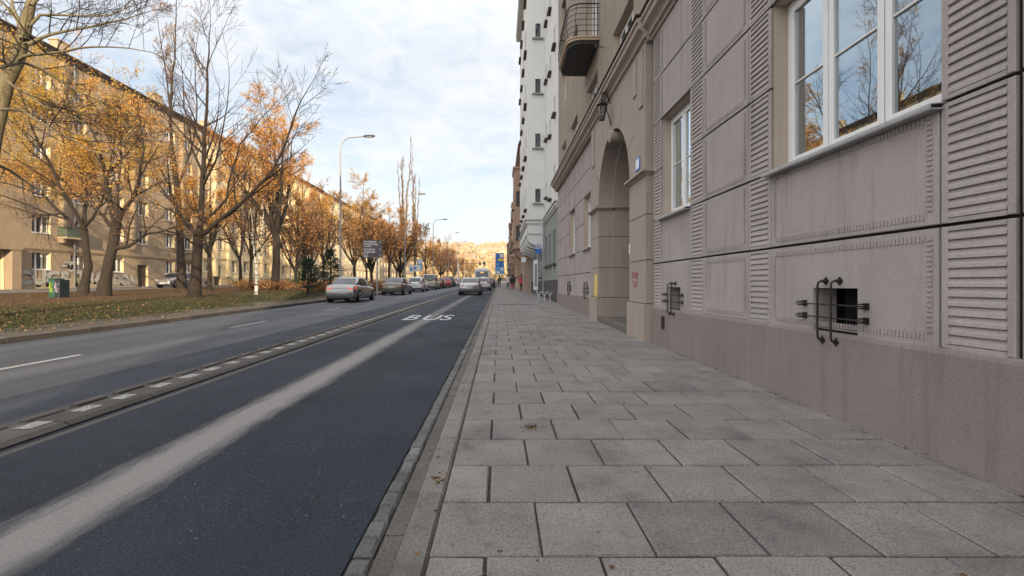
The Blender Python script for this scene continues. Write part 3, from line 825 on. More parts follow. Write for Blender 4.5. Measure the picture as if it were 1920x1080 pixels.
# rooms behind the ground floor windows
mb = MB()
for (a, b, t) in cols + [(x, y_, 'w') for x, y_ in farwin]:
    if t not in 'Ww' or b < -8: continue
    A, B = a-.6, b+.6
    mb.quad((6.2, A, 2.2), (6.2, B, 2.2), (6.2, B, 5.0), (6.2, A, 5.0), 0)
    for yy in (A, B): mb.quad((WX+.27, yy, 2.2), (6.2, yy, 2.2), (6.2, yy, 5.0), (WX+.27, yy, 5.0), 0)
    mb.quad((WX+.27, A, 2.2), (6.2, A, 2.2), (6.2, B, 2.2), (WX+.27, B, 2.2), 0); mb.quad((WX+.27, A, 5), (6.2, A, 5), (6.2, B, 5), (WX+.27, B, 5), 0)
mb.build('room', MT['room'], NB, fix=False)
mb = MB()
for (a, b, t) in cols + [(x, y_, 'w') for x, y_ in farwin]:
    if t not in 'Ww' or b < -8: continue
    for (y0, y1) in (((b-.48, b+.05),) if t == 'W' else ((a-.05, b+.05),)):
        n = int((y1-y0)/.035)
        for i in range(n):
            ya, yb = y0+i*.035, y0+(i+1)*.035
            xa = WX+.28+(.03 if i % 2 else 0); xb = WX+.28+(0 if i % 2 else .03)
            mb.quad((xa, ya, 2.45), (xb, yb, 2.45), (xb, yb, 4.6), (xa, ya, 4.6))
mb.build('curtain', MT['curtain'], NB, fix=False)

# portal -------------------------------------------------------------
PX = WX-.12
YA, YC, YR, ZS = 10.85, 12.55, 1.70, 3.55     # near jamb, centre, radius, springing
mb = MB()
gj = .008
levels = [.02, .86, 1.74, 2.66, 3.44]
def course(y0, y1, x0, x1, m=0):
    zz_ = [-.3] + levels[1:]
    for i in range(len(zz_)-1):
        mb.box(x0 - (.05 if i == 0 else 0), x1, y0-(.04 if i == 0 else 0), y1+(.04 if i == 0 else 0), zz_[i]+(gj if i else 0), zz_[i+1]-gj)
    mb.box(x0+.012, x1, y0+.012, y1-.012, 0, 3.42, 1)
course(9.62, YA, PX, WX+.3); course(YC+YR, 15.42, PX, WX+.3)
# upper part of the portal wall with arched hole
def arch_face(X, r, ztop, y0, y1, m=0, seg=24):
    pts = [(YC - r*math.cos(math.pi*i/seg), ZS + r*math.sin(math.pi*i/seg)) for i in range(seg+1)]
    mb.quad((X, y0, ZS), (X, pts[0][0], ZS), (X, pts[0][0], ztop), (X, y0, ztop), m) if y0 < pts[0][0]-1e-4 else None
    for (a, b) in zip(pts[:-1], pts[1:]):
        mb.quad((X, a[0], a[1]), (X, b[0], b[1]), (X, b[0], ztop), (X, a[0], ztop), m)
    if y1 > pts[-1][0]+1e-4: mb.quad((X, pts[-1][0], ZS), (X, y1, ZS), (X, y1, ztop), (X, pts[-1][0], ztop), m)
def arch_soffit(X0, X1, r, m=0, seg=24):
    pts = [(YC - r*math.cos(math.pi*i/seg), ZS + r*math.sin(math.pi*i/seg)) for i in range(seg+1)]
    for (a, b) in zip(pts[:-1], pts[1:]): mb.quad((X0, *a), (X0, *b), (X1, *b), (X1, *a), m)
arch_face(PX, YR, 6.12, 9.66, 15.40); arch_soffit(PX, WX+.3, YR)
mb.quad((PX, 9.66, ZS), (WX+.05, 9.66, ZS), (WX+.05, 9.66, 6.12), (PX, 9.66, 6.12)); mb.quad((PX, 15.4, ZS), (WX+.05, 15.4, ZS), (WX+.05, 15.4, 6.12), (PX, 15.4, 6.12))
# second order, slightly narrower
r2 = YR-.07; XB = WX+1.25
arch_face(WX+.3, r2, 5.6, YC-YR-.02, YC+YR+.02); arch_soffit(WX+.3, XB, r2)
for s_ in (-1, 1):
    y0, y1 = sorted((YC+s_*r2, YC+s_*(r2+.5)))
    zz_ = [-.3, .86, 1.74, 2.66, 3.44]
    for i in range(4): mb.box(WX+.3, XB, y0, y1, zz_[i]+(gj if i else 0), zz_[i+1]-gj)
    mb.box(WX+.312, XB, y0+.01, y1-.01, 0, 3.42, 1)
# shallow panels in the upper pilasters
mb.box(PX-.03, PX, 9.78, 10.05, 4.9, 6.05); mb.box(PX-.03, PX, 10.25, 10.5, 5.3, 6.05); mb.box(PX-.03, PX, 14.75, 15.2, 4.9, 6.05)
mb.build('portal', [MT['portal'], MT['joint']], NB, fix=False)
mb = MB()          # radial joints cut in the arch
for a_ in (25, 62, 118, 155):
    c_, s_ = math.cos(R(a_)), math.sin(R(a_)); p0 = (YC - YR*c_, ZS + YR*s_); p1 = (YC - (YR+.62)*c_, ZS + (YR+.62)*s_)
    t_ = Vector((0, s_, c_))*.007
    mb.obox(((PX), (p0[0]+p1[0])/2, (p0[1]+p1[1])/2), Vector((.002, 0, 0)), Vector((0, -c_, s_))*.31, t_)
    mb.obox((PX+.19, p0[0]+.001*c_, p0[1]-.001*s_), Vector((.19, 0, 0)), Vector((0, -c_, s_))*.002, t_)
mb.build('arch_joint', MT['joint'], NB)
mb = MB()          # impost mouldings
def impost(y0, y1, x0, x1):
    mb = MB()
    for dz, d, h in ((0, .02, .03), (.03, .045, .04), (.07, .10, .05), (.12, .07, .02)):
        mb.box(x0-d, x1, y0-d, y1+d, 3.44+dz*.9, 3.44+(dz+h)*.9)
    mb.build('impost_moulding', MT['portal'], NB)
impost(9.62, YA, PX, WX+.3); impost(YC+YR, 15.42, PX, WX+.3)
impost(YC+r2, YC+r2+.5, WX+.3+.1, XB); impost(YC-r2-.5, YC-r2, WX+.3+.1, XB)
mb = MB(); kz = ZS+YR-.13     # rolled keystone
mb.tube([(PX-.07, YC, kz), (PX-.05, YC, kz), (WX+.30, YC, kz)], [.15, .17, .17], 20); 
mb.build('keystone', MT['portal'], NB, smooth=False)
mb = MB(); mb.box(XB, XB+.06, YC-r2, YC+r2, .0, 5.3); mb.box(XB-.03, XB, YC-.02, YC+.02, .2, 3.4)
for yy in (YC-1.1, YC+.2):
    for zb_ in (.4, 1.5, 2.6): mb.box(XB-.02, XB, yy, yy+.9, zb_, zb_+.8)
mb.box(XB-.05, XB, YC-r2, YC+r2, 3.4, 3.5)
mb.build('door', MT['door'], NB)
mb = MB(); mb.box(WX-.16, XB, YC-YR-.0, YC+YR+.0, -.1, .20+.09); bevel(mb.build('doorstep', MT['gutter'], NB), .015, 1)

# balcony on the second floor
BY0, BY1, BZ = 14.85, 17.3, 8.72
mb = MB(); out_ = .98; rc = .42
poly = [(WX+.04, BY0)]
for i in range(7):
    a = R(90*i/6); poly.append((WX+.04-out_+rc-rc*math.sin(a), BY0+rc-rc*math.cos(a)))
for i in range(7):
    a = R(90*i/6); poly.append((WX+.04-out_+rc-rc*math.cos(a), BY1-rc+rc*math.sin(a)))
poly.append((WX+.04, BY1))
def inset(p, d):
    cxp, cyp = WX+.04, (BY0+BY1)/2
    return [(cxp+(a-cxp)*(1+d/out_), cyp+(b-cyp)*(1+d/1.2)) for a, b in p]
bal = MB(); bal.prism(inset(poly, -.05), 'z', BZ, BZ+.10); 
balo = bal.build('balcony', MT['iron'], NB)  # underside layer in near-black: the slab's shade put into the colour
mb = MB(); mb.prism(poly, 'z', BZ+.10, BZ+.17); mb.prism(inset(poly, .03), 'z', BZ+.17, BZ+.21); mb.build('balcony_slab', MT['tan_house'], balo)
rail = MB(); rp = inset(poly, -.03); zb0 = BZ+.21
for zt in (.18, .36, .54, .72, .90): rail.tube([(a, b, zb0+zt) for a, b in rp], .010, 5)
rail.tube([(a, b, zb0+1.02) for a, b in rp], .02, 6)
def along(p, s_):
    tot = 0; segs = []
    for a, b in zip(p[:-1], p[1:]):
        L = math.dist(a, b); segs.append((a, b, L)); tot += L
    t = s_*tot
    for a, b, L in segs:
        if t <= L: return (a[0]+(b[0]-a[0])*t/L, a[1]+(b[1]-a[1])*t/L)
        t -= L
    return p[-1]
for i in range(13):
    a, b = along(rp, (i+.2)/12.4)
    ox, oy = (a-(WX+.04))*.06, (b-(BY0+BY1)/2)*.06
    rail.tube([(a, b, zb0), (a+ox*1.6, b+oy*1.6, zb0+.3), (a+ox, b+oy, zb0+.7), (a, b, zb0+1.02)], .011, 5)
rail.build('railing', MT['iron'], balo)
# balcony above, only its edge shows
bal = MB(); bal.prism(inset(poly, -.05), 'z', BZ+3.45, BZ+3.62); bal.build('balcony', MT['eave'], NB)

# iron grilles over the vents: things fixed to the building
def grille(v, label, kids=True):
    ya, yb, za, zb = v; cy = (ya+yb)/2
    g_ = empty('vent_grille', (WX, cy, za), label, 'grille')
    dy = .52/ .58 * 0 
    for py in (ya+.39, ya+.21):
        m = MB(); xo = WX-.085; zt, zl = zb+.065, za-.10
        m.tube([(WX, py, zt), (xo+.03, py, zt), (xo+.008, py+.0, zt-.012), (xo, py, zt-.045), (xo, py, zl+.04), (xo+.01, py, zl+.01), (xo+.035, py, zl), (WX, py, zl)], .010, 8)
        for z in (zt, zl):
            m.obox((WX-.038 if z == zl else WX-.006, py, z), Vector((.006, 0, 0)), Vector((0, .019, .019)), Vector((0, .019, -.019)))
            m.tube([(WX-.01, py, z), (WX-.045, py, z)], [.022, .012], 8)
        m.build('bar', MT['iron'], g_, smooth=False)
    for z in (za+.235, za+.115):
        m = MB(); m.tube([(WX-.06, ya-.16, z), (WX-.06, yb+.18, z)], .007, 6)
        for y_ in (ya-.10, yb+.12):
            m.box(WX-.012, WX+.001, y_-.03, y_+.03, z-.028, z+.028); m.box(WX-.075, WX-.01, y_-.018, y_+.018, z-.022, z-.012); m.box(WX-.075, WX-.01, y_-.018, y_+.018, z+.012, z+.022)
        m.build('cross_bar', MT['galv'] if False else MT['iron'], g_)
    return g_
grille(vents[0], 'black iron grille of bent bars over the cellar vent below the large near window')
grille(vents[1], 'black iron grille over the cellar vent below the narrow window beside the arched doorway')
grille(vents[2], 'small black iron grille on the vent just beyond the yellow notice')
grille(vents[3], 'farthest small iron grille low on the mauve facade near its far corner')

# small things on the facade
mb = MB(); mb.box(WX-.05, WX-.036, 8.78, 8.93, .43, .66); t_ = mb.build('vent_plate', MT['iron'], loc=(WX-.04, 8.85, .5)); tag(t_, 'small rusty slotted vent plate low on the plinth under the narrow window', 'vent plate')
mb = MB(); mb.box(PX-.02, PX-.002, 10.0, 10.3, 3.66, 3.92, 0); mb.box(PX-.024, PX-.020, 10.03, 10.27, 3.69, 3.89, 1)
t_ = mb.build('house_number_plate', [MT['blue'], MT['whitesign']], loc=(PX, 10.1, 3.8)); tag(t_, 'blue and white enamel house plate above the moulding right of the arch', 'sign')
mb = MB(); mb.box(PX-.012, PX-.002, YA+.0+.02-.10, YA-.0, 1.93, 2.15, 0); t_ = mb.build('notice', [MT['whitesign']], loc=(PX, 10.8, 2)); tag(t_, 'small white sticker on the edge of the near portal pier', 'sticker')
mb = MB(); mb.box(PX-.012, PX-.002, 14.42, 14.80, .88, 1.55, 0)
for k in range(7): mb.box(PX-.0145, PX-.012, 14.46, 14.76-.05*(k % 3), 1.45-.075*k, 1.47-.075*k, 1)
t_ = mb.build('notice_board', [MT['yellow'], MT['whitesign']], loc=(PX, 14.6, 1.2)); tag(t_, 'tall yellow notice on the far pier of the arched doorway', 'notice')
# red scribble on the pier
m = MB(); rs = random.Random(11)
def scr(pts, r=.009):
    m.tube([(PX-.003, 10.47+y_, 1.39+z_) for y_, z_ in pts], r, 5)
for pts in ([(.18, .12), (.02, .13), (.11, .13), (.12, -.02)], [(.0, .12), (-.01, 0), (-.10, .02), (-.11, .10), (-.02, .11)], [(-.16, .12), (-.15, -.02), (-.16, .10), (-.24, .10), (-.25, .03), (-.17, .03)], [(.14, -.10), (.05, -.06), (-.05, -.13), (-.12, -.08), (-.2, -.2), (-.27, .0), (-.3, .12)], [(.08, -.16), (-.08, -.17), (-.04, -.22)]):
    scr(pts, .007)
t_ = m.build('graffiti_tag', MT['redpaint'], NB); t_['label'] = 'faded red scribbled graffiti on the portal pier'
# wall lantern
LN = empty('wall_lantern', (2.72, 12.55, 5.55), 'black iron lantern on a slanted bracket above the arched doorway', 'lantern')
m = MB(); L0 = Vector((2.66, 12.5, 5.54))
def ring(z, r): return [(L0.x + r*math.cos(k*math.pi/3), L0.y + r*math.sin(k*math.pi/3), L0.z+z) for k in range(6)]
rings = [(0, .055), (.06, .075), (.34, .125), (.38, .14), (.46, .05), (.51, .02)]
for k in range(6):
    m.tube([ring(z, r)[k] for z, r in rings], .010, 4)
for z, r in rings[:5]:
    rr = ring(z, r); m.tube(rr + [rr[0]], .010, 4)
m.loft([ring(.38, .145), ring(.42, .11), ring(.49, .03)])
m.disc(L0 + Vector((0, 0, -.02)), (0, 0, 1), .07)
m.build('cage', MT['iron'], LN)
m = MB(); m.loft([ring(0, .05), ring(.06, .07), ring(.34, .12)]); m.build('glass', MT['pane_pale'], LN)
m = MB(); m.tube([(PX, 12.75, 6.05), (2.80, 12.68, 6.32), (2.66, 12.5, 6.25), (2.66, 12.5, 6.05)], .016, 6)
m.tube([(PX, 12.6, 5.42), (2.80, 12.55, 5.8), (2.74, 12.6, 6.3)], .013, 6); m.tube([(2.74, 12.3, 6.25), (2.74, 12.9, 6.32)], .012, 6)
m.build('bracket', MT['iron'], LN)
# small camera/rosette on the upper wall
m = MB(); m.tube([(WX+.04, 14.2, 8.25), (WX-.16, 14.15, 8.28)], .012, 6); m.disc((WX-.16, 14.15, 8.28), (-1, -.3, -.2), .05, 12, 0, .08)
t_ = m.build('wall_light', MT['plastic'], loc=(WX, 14.2, 8.25)); tag(t_, 'tiny dark fitting on the upper wall below the balcony', 'wall fitting')

# ------------------------------------------------------------------ white house beyond, with the bay on scroll brackets
WB = empty('apartment_building', (6, 36, 0), 'tall off-white apartment block with a projecting bay on scroll brackets and grey lower storey', 'building')
X2 = 3.08; BX = 1.94; Y0b, Y1b = 33.0, 46.0
mb = MB()
mb.box(X2, 15, 25.35, 46.0, 0, 5.5, 0); mb.build('lower_wall', MT['grey_wall'], WB)
mb = MB(); mb.box(X2-.03, X2-.002, 25.3, 46.0, 0, 1.5); mb.build('plinth', MT['dark_plinth'], WB)
mb = MB(); mb.box(X2+.002, 15, 25.35, 46.0, 5.5, 25.0); mb.build('upper_wall', MT['white_wall'], WB)
mb = MB(); mb.box(BX, X2, Y0b, Y1b-.003, 5.5, 24.0); mb.box(BX-.04, X2, Y0b-.04, Y1b, 4.72, 5.30); mb.build('bay', MT['white_wall'], WB)
mb = MB()
for k, (d, z) in enumerate(((.06, 5.30), (.12, 5.38), (.18, 5.46), (.10, 5.56))):
    mb.box(BX-d, X2-.01, Y0b-d, Y1b, z, z+.08); mb.box(X2-d, X2, 25.32, Y0b-d, z, z+.08)
mb.build('moulding', MT['white_wall'], WB)
mb = MB(); mb.box(X2-.19, X2, 25.3, 33.0-.2, 5.645, 5.66); mb.box(BX-.19, X2, Y0b-.19, Y1b, 5.645, 5.66); mb.build('flashing', MT['eave'], WB)
for i in range(5):
    y0 = Y0b + .05 + i*2.85; m = MB()
    prof = [(X2-.002, 3.65), (X2-.002, 4.718), (BX+.0, 4.718), (BX-.0, 4.35), (BX+.12, 4.12), (BX+.35, 3.98), (BX+.62, 3.92), (BX+.8, 3.80), (BX+.98, 3.7)]
    m.prism(prof, 'y', y0, y0+1.1); m.build('bracket', MT['white_wall'], WB)
mb = MB(); mb.box(BX-.44, X2, Y0b-.5, Y1b-1.5, 24.0, 24.3); mb.box(X2-.5, 15, 25.3, 46, 25.0, 25.3); mb.box(BX-.40, X2, Y0b-.4, Y1b-1.5, 23.7, 23.998); mb.build('eave', MT['white_wall'], WB)
def small_win_y(root, xc, y, zc, w_=.36, h=.92):            # in a wall facing -y
    f = MB()
    f.box(xc-w_/2-.1, xc-w_/2, y-.05, y, zc-h/2-.08, zc+h/2+.1); f.box(xc+w_/2, xc+w_/2+.1, y-.05, y, zc-h/2-.08, zc+h/2+.1)
    f.box(xc-w_/2, xc+w_/2, y-.05, y, zc+h/2, zc+h/2+.1)
    o = f.build('window', MT['white_wall'], root)
    p = MB(); p.box(xc-w_/2, xc+w_/2, y-.012, y, zc-h/2, zc+h/2); p.build('pane', MT['pane'], o)
    s = MB(); s.box(xc-w_/2-.2, xc+w_/2+.2, y-.18, y, zc-h/2-.17, zc-h/2-.08); s.build('sill', MT['grey_wall'], o)
def small_win_x(root, X, yc, zc, w_=.8, h=1.3, fm='white_wall', pm='pane'):              # in a wall facing -x
    f = MB(); t_ = .09
    f.box(X-.05, X, yc-w_/2-t_, yc-w_/2, zc-h/2, zc+h/2+t_); f.box(X-.05, X, yc+w_/2, yc+w_/2+t_, zc-h/2, zc+h/2+t_)
    f.box(X-.05, X, yc-w_/2, yc+w_/2, zc+h/2, zc+h/2+t_); f.box(X-.03, X, yc-.03, yc+.03, zc-h/2, zc+h/2)
    o = f.build('window', MT[fm], root)
    p = MB(); p.box(X-.012, X, yc-w_/2, yc+w_/2, zc-h/2, zc+h/2); p.build('pane', MT[pm], o)
    s = MB(); s.box(X-.20, X, yc-w_/2-.14, yc+w_/2+.14, zc-h/2-.09, zc-h/2); s.build('sill', MT['eave'], o)
for zc in (7.35, 11.15, 14.9, 18.7, 22.4): small_win_y(WB, 2.62, Y0b, zc)
for fl in range(5):
    for yc in (26.6, 28.9, 31.2): small_win_x(WB, X2, yc, 7.35+3.78*fl+(-.5 if yc == 28.9 else 0), .6, .95)
    for yc in (35, 38, 41, 44): small_win_x(WB, BX, yc, 7.4+3.78*fl, 1.1, 1.5)
for yc in (26.9, 29.2, 31.4):
    small_win_x(WB, X2, yc, 3.35, .95, 1.9, 'grey_wall')
for yc in (35, 38.5): small_win_x(WB, X2, yc, 2.6, .95, 1.7, 'grey_wall')
m = MB(); m.tube([(X2-.1, Y1b-.3, 0), (X2-.1, Y1b-.3, 5.4)], .06, 8); m.tube([(X2-.12, 32.7, .5), (X2-.12, 32.7, 5.3)], .05, 8); m.build('downpipe', MT['galv'], WB)

def townhouse(label, X, ya, yb, H, mat, seed, bay=None, balc=(), roofm='roof'):
    r_ = random.Random(seed); root = empty('townhouse', (X+5, (ya+yb)/2, G(ya)), label, 'building')
    m = MB(); m.box(X, X+12, ya+.01, yb-.01, 0, H); m.build('wall', MT[mat], root)
    m = MB(); m.box(X-.5, X+12, ya, yb-.02, H, H+.25); m.box(X-.3, X+12, ya, yb-.02, H-.35, H); m.box(X-.12, X, ya+.02, yb-.03, 4.4, 4.7); m.build('cornice', MT[mat], root)
    m = MB(); m.prism([(X-.4, H+.25), (X+12, H+.25), (X+9, H+2.6), (X+3, H+2.6)], 'y', ya+.1, yb-.1); m.build('roof', MT[roofm], root)
    n = int((yb-ya)/2.6); fl = int((H-1)/3.6)
    for f in range(fl):
        for i in range(n):
            yc = ya + (i+.5)*(yb-ya)/n
            if bay and bay[0] < yc < bay[1] and f > 0: continue
            small_win_x(root, X, yc, G(yc)+2.4+3.6*f, 1.1, 1.8, mat)
    if bay:
        b0, b1, d = bay; m = MB(); m.box(X-d, X-.001, b0, b1, 5.0, H-1.2)
        m.prism([(X-.002, 3.9), (X-.002, 4.99), (X-d, 4.99), (X-d*.8, 4.6), (X-d*.4, 4.2)], 'y', b0+.3, b1-.3); m.box(X-d-.12, X-.001, b0-.12, b1+.12, H-1.2, H-1.0)
        m.box(X-d-.1, X-.001, b0-.1, b1+.1, 4.95, 5.15)
        o = m.build('bay', MT[mat], root)
        for f in range(1, fl):
            z = G(b0)+2.4+3.6*f
            p = MB(); p.box(X-d*.75, X-d*.25, b0-.02, b0-.001, z-.8, z+.8); p.build('pane', MT['pane'], o)
            small_win_x(root, X-d, (b0+b1)/2, z, 1.2, 1.7, mat)
    for (yy, z, d) in balc:
        m = MB(); m.box(X-d, X, yy, yy+2.6, z, z+.18); m.prism([(X, z-.7), (X, z), (X-d, z)], 'y', yy+.3, yy+.6); m.prism([(X, z-.7), (X, z), (X-d, z)], 'y', yy+2, yy+2.3)
        o = m.build('balcony', MT[mat], root)
        m = MB()
        for (x0, y0, x1, y1) in ((X-d, yy, X-d, yy+2.6), (X-d, yy, X, yy), (X-d, yy+2.6, X, yy+2.6)):
            m.tube([(x0, y0, z+1.1), (x1, y1, z+1.1)], .03, 5)
            for k in range(9): m.tube([(x0+(x1-x0)*k/8, y0+(y1-y0)*k/8, z+.18), (x0+(x1-x0)*k/8, y0+(y1-y0)*k/8, z+1.1)], .015, 4)
        m.build('railing', MT['iron'], o)
    return root
townhouse('narrow brown townhouse next to the white block, with tan bay and balconies', 2.25, 46.05, 60, 14.5, 'brown_house', 1, bay=(50, 54, .75), balc=((56, 5.2, .9), (56, 8.8, .9)))
townhouse('tan townhouse with stacked balconies behind the brown one', 2.5, 60.05, 78, 13.2, 'tan_house', 2, bay=(64, 68, .8), balc=((71, 5.4, 1.0), (71, 9.0, 1.0)))
townhouse('reddish-brown townhouse farther down the right side of the street', 2.6, 78.05, 104, 13.0, 'brown_house', 3, bay=(84, 89, .9), roofm='roof_red')
townhouse('farthest grey-brown townhouse at the end of the right-hand row', 2.8, 104.05, 160, 12.4, 'upper', 4, bay=(120, 126, .9))

# ------------------------------------------------------------------ the long row on the left
LX = -40.0
def left_win_proto(w_, h, dp=.28):
    """origin at the outer wall plane, centre of the opening; wall faces +x"""
    f = MB(); X = -dp
    fr = .07
    for a, b in ((-w_/2, -w_/2+fr), (w_/2-fr, w_/2)): f.box(X-.05, X+.02, a, b, -h/2, h/2)
    f.box(X-.05, X+.02, -w_/2+fr, w_/2-fr, -h/2, -h/2+fr); f.box(X-.05, X+.02, -w_/2+fr, w_/2-fr, h/2-fr, h/2)
    n = 3 if w_ > 1.5 else 2
    for i in range(1, n):
        y = -w_/2 + w_*i/n; f.box(X-.05, X+.022, y-.075, y+.075, -h/2+fr, h/2-fr)
    o = f.build('window', MT['white_frame']); 
    p = MB(); p.quad((X-.03, -w_/2, -h/2), (X-.03, w_/2, -h/2), (X-.03, w_/2, h/2), (X-.03, -w_/2, h/2)); p.build('pane', MT['pane'], o, fix=False)
    s = MB(); s.box(X, .06, -w_/2-.02, w_/2+.02, -h/2-.06, -h/2+.0); s.build('sill', MT['white_frame'], o)
    return o
protoA = left_win_proto(1.7, 1.5); protoB = left_win_proto(1.3, 1.6)
def drop(o):
    for c in list(o.children): drop(c)
    bpy.data.objects.remove(o)
def left_block(label, ya, yb, H, wall, seed, doors=(), proto=None, step=3.5, y_first=None, pil=False, roofm='roof', limit=96, eave=.5, X=LX, ww=1.7, wh=1.5, g0=None, ys=None):
    gy = GL(LX, ya) if g0 is None else g0
    root = empty('apartment_building', (X-6, (ya+yb)/2, gy), label, 'building')
    fl0 = 3.52; z0 = gy
    if ys is None:
        ys = []; y = y_first if y_first else ya+2
        while y < yb-1.4: ys.append(y); y += step
    zs = [3.5+3.2*k + (gy-.74) for k in range(6)]
    ops = []; wl = []
    for k, zc in enumerate(zs):
        for y in ys:
            if k == 0 and any(abs(y-d[0]) < d[1]/2+1.0 for d in doors): continue
            ops.append((y-ww/2, y+ww/2, zc-wh/2, zc+wh/2)); wl.append((y, zc))
    dl = []
    for (dy, dw, dh) in doors:
        ops.append((dy-dw/2, dy+dw/2, gy-.05, gy+dh)); dl.append((dy, dw, dh))
    m = MB(); wall_grid(m, X, ya, yb, gy-1.0, H, ops, .28, 0, 1, None, -1)
    m.quad((X, ya, gy-1), (X-12, ya, gy-1), (X-12, ya, H), (X, ya, H)); m.quad((X, yb, gy-1), (X-12, yb, gy-1), (X-12, yb, H), (X, yb, H)); m.quad((X-12, ya, gy-1), (X-12, yb, gy-1), (X-12, yb, H), (X-12, ya, H))
    jm = MT['leftwall2']
    m.build('wall', [MT[wall], jm], root, fix=False)
    m = MB(); prev = ya
    for (dy, dw, dh) in sorted(doors) + [(yb+0, 0, 0)]:
        m.box(X, X+.06, prev, dy-dw/2, gy-1, GL(LX, (prev+dy)/2)+.95); prev = dy+dw/2
    m.build('plinth', MT['leftplinth'], root)
    m = MB(); m.box(X, X+.14, ya, yb, gy+3.78, gy+3.92); m.box(X, X+.08, ya, yb, gy+3.66, gy+3.78); m.build('string_course', MT[wall], root)
    m = MB(); m.prism([(X, H-.5), (X+.12, H-.45), (X+.3, H-.15), (X+eave, H-.1), (X+eave, H+.12), (X-6, H+2.6), (X-12, H+.2), (X-12, H-.3), (X, H-.3)], 'y', ya, yb); m.build('roof', MT[roofm], root)
    for cyy in range(int(ya)+6, int(yb)-3, 13):
        m = MB(); m.box(X-3.2, X-2.4, cyy, cyy+1.3, H+.5, H+2.5); m.box(X-3.3, X-2.3, cyy-.08, cyy+1.38, H+2.5, H+2.62); m.tube([(X-2.8, cyy+.3, H+2.5), (X-2.8, cyy+.3, H+4.2)], .025, 5); m.build('chimney', MT['leftplinth'], root)
    m = MB(); m.tube([(X+eave+.07, ya, H+.0), (X+eave+.07, yb, H+.0)], .08, 6); m.build('gutter', MT['eave'], root)
    for y in [ya + .4] + [q for q in range(int(ya)+14, int(yb)-4, 17)]:
        m = MB(); m.tube([(X+.14, y, gy), (X+.14, y, H-.4), (X+eave, y, H)], .06, 6); m.build('downpipe', MT['galv'], root)
    for (dy, dw, dh) in dl:
        m = MB(); m.box(X-.5, X-.30, dy-dw/2, dy+dw/2, gy-.05, gy+dh); 
        for i in (0, 1): m.box(X-.30, X-.26, dy-dw/2+.08+i*dw/2, dy-.08+i*dw/2, gy+.15, gy+dh-.7)
        m.box(X-.30, X-.28, dy-dw/2+.1, dy+dw/2-.1, gy+dh-.6, gy+dh-.1); m.build('door', MT['woodleft'], root)
    if pil:
        for y in ys:
            for s_ in (-.5, .5):
                m = MB(); m.box(X, X+.35, y+s_*step-.35 if s_ > 0 else y-step/2-.0, y+step/2+.35 if s_ > 0 else y-step/2+.001, gy+1.3, H-1.5)
            m = MB(); m.box(X, X+.38, y+step/2-.32, y+step/2+.32, gy+1.3, H-1.2); m.build('pilaster', MT[wall], root)
    order = sorted(wl, key=lambda q: q[0] + abs(q[1]-6)*.7)
    for (y, zc) in order[:limit]:
        c = copy_tree(proto, root); c.location = Vector((X, y, zc)) - root.location
    rest = order[limit:]
    if rest:
        m = MB()
        for (y, zc) in rest:
            m.box(X-.33, X-.28, y-ww/2, y+ww/2, zc-wh/2, zc+wh/2, 1)
            for a in (-ww/2, -ww/6, ww/6, ww/2): m.box(X-.28, X-.25, y+a-.05, y+a+.05, zc-wh/2, zc+wh/2, 0)
        o = m.build('window', [MT['white_frame'], MT['pane']], root); o['kind'] = 'stuff'
    m = MB()
    r_ = random.Random(seed)
    for (y, zc) in wl:
        if zc < gy+4.2 and y < 90:
            for s_ in (-.35, .55): m.box(X+.058, X+.066, y+s_-.22, y+s_+.22, GL(LX, y)+.18, GL(LX, y)+.55)
    if m.v:
        o = m.build('cellar_window', MT['black'], root)
        if len(m.f) > 600: o['kind'] = 'stuff'
    return root
lb = left_block('long brown rendered apartment block at the far left, six storeys, deep doorway and silver graffiti', 14, 63.6, 22.2, 'leftwall', 1, doors=((37.2, 3.0, 3.3), (53.8, 1.6, 2.9), (25, 1.6, 2.9)), proto=protoA, ys=[16.5, 20.5, 25, 29, 33, 37.2, 41.9, 45.6, 50.2, 53.8, 58.2, 61.6])
left_block('cream block with tall pilasters behind the birch, in the left-hand row', 63.65, 108, 22.2, 'leftwall2', 2, doors=((68, 1.6, 2.8), (96, 1.6, 2.8)), proto=protoB, step=3.3, y_first=65.6, pil=True, ww=1.3, wh=1.6, roofm='roof_red')
left_block('sunlit cream block farther along the left row, mostly hidden by orange trees', 108.05, 160, 22.0, 'leftwall2', 3, proto=protoB, step=3.6, y_first=110, ww=1.3, wh=1.6, doors=((130, 1.6, 2.8),), limit=60)
left_block('farthest block of the left row, brown render with red roof', 160.05, 225, 21.5, 'leftwall', 4, proto=protoB, step=4, y_first=163, ww=1.3, wh=1.6, doors=((190, 1.6, 2.8),), limit=40, roofm='roof_red')
for y_, z_ in ((44.4, 6.3),):
    m = MB(); m.box(LX, LX+.9, y_-1.0, y_+1.2, z_-.9, z_-.75); bo = m.build('balcony', MT['leftplinth'], lb)
    m = MB(); m.box(LX+.86, LX+.9, y_-1.0, y_+1.2, z_-.75, z_+.15); m.box(LX, LX+.86, y_-1.0, y_-.96, z_-.75, z_+.15); m.box(LX, LX+.86, y_+1.16, y_+1.2, z_-.75, z_+.15); m.build('railing', MT['shutgreen'], bo)
for y_ in (43.6, 52.0, 60.0):
    m = MB(); m.box(LX, LX+.5, y_-.12, y_+.12, 5.0, 21.4); m.build('pilaster', MT['leftwall'], lb)
m = MB(); m.box(LX, LX+.65, 38.75, 39.5, .4, 4.3); m.build('porch_pier', MT['leftwall'], lb)
m = MB(); m.box(LX, LX+.65, 34.9, 35.6, .4, 4.3); m.build('porch_pier', MT['leftwall'], lb)
m = MB(); m.box(LX, LX+.7, 34.8, 39.6, 4.05, 4.35); m.build('porch_lintel', MT['leftwall'], lb)
drop(protoA); drop(protoB)
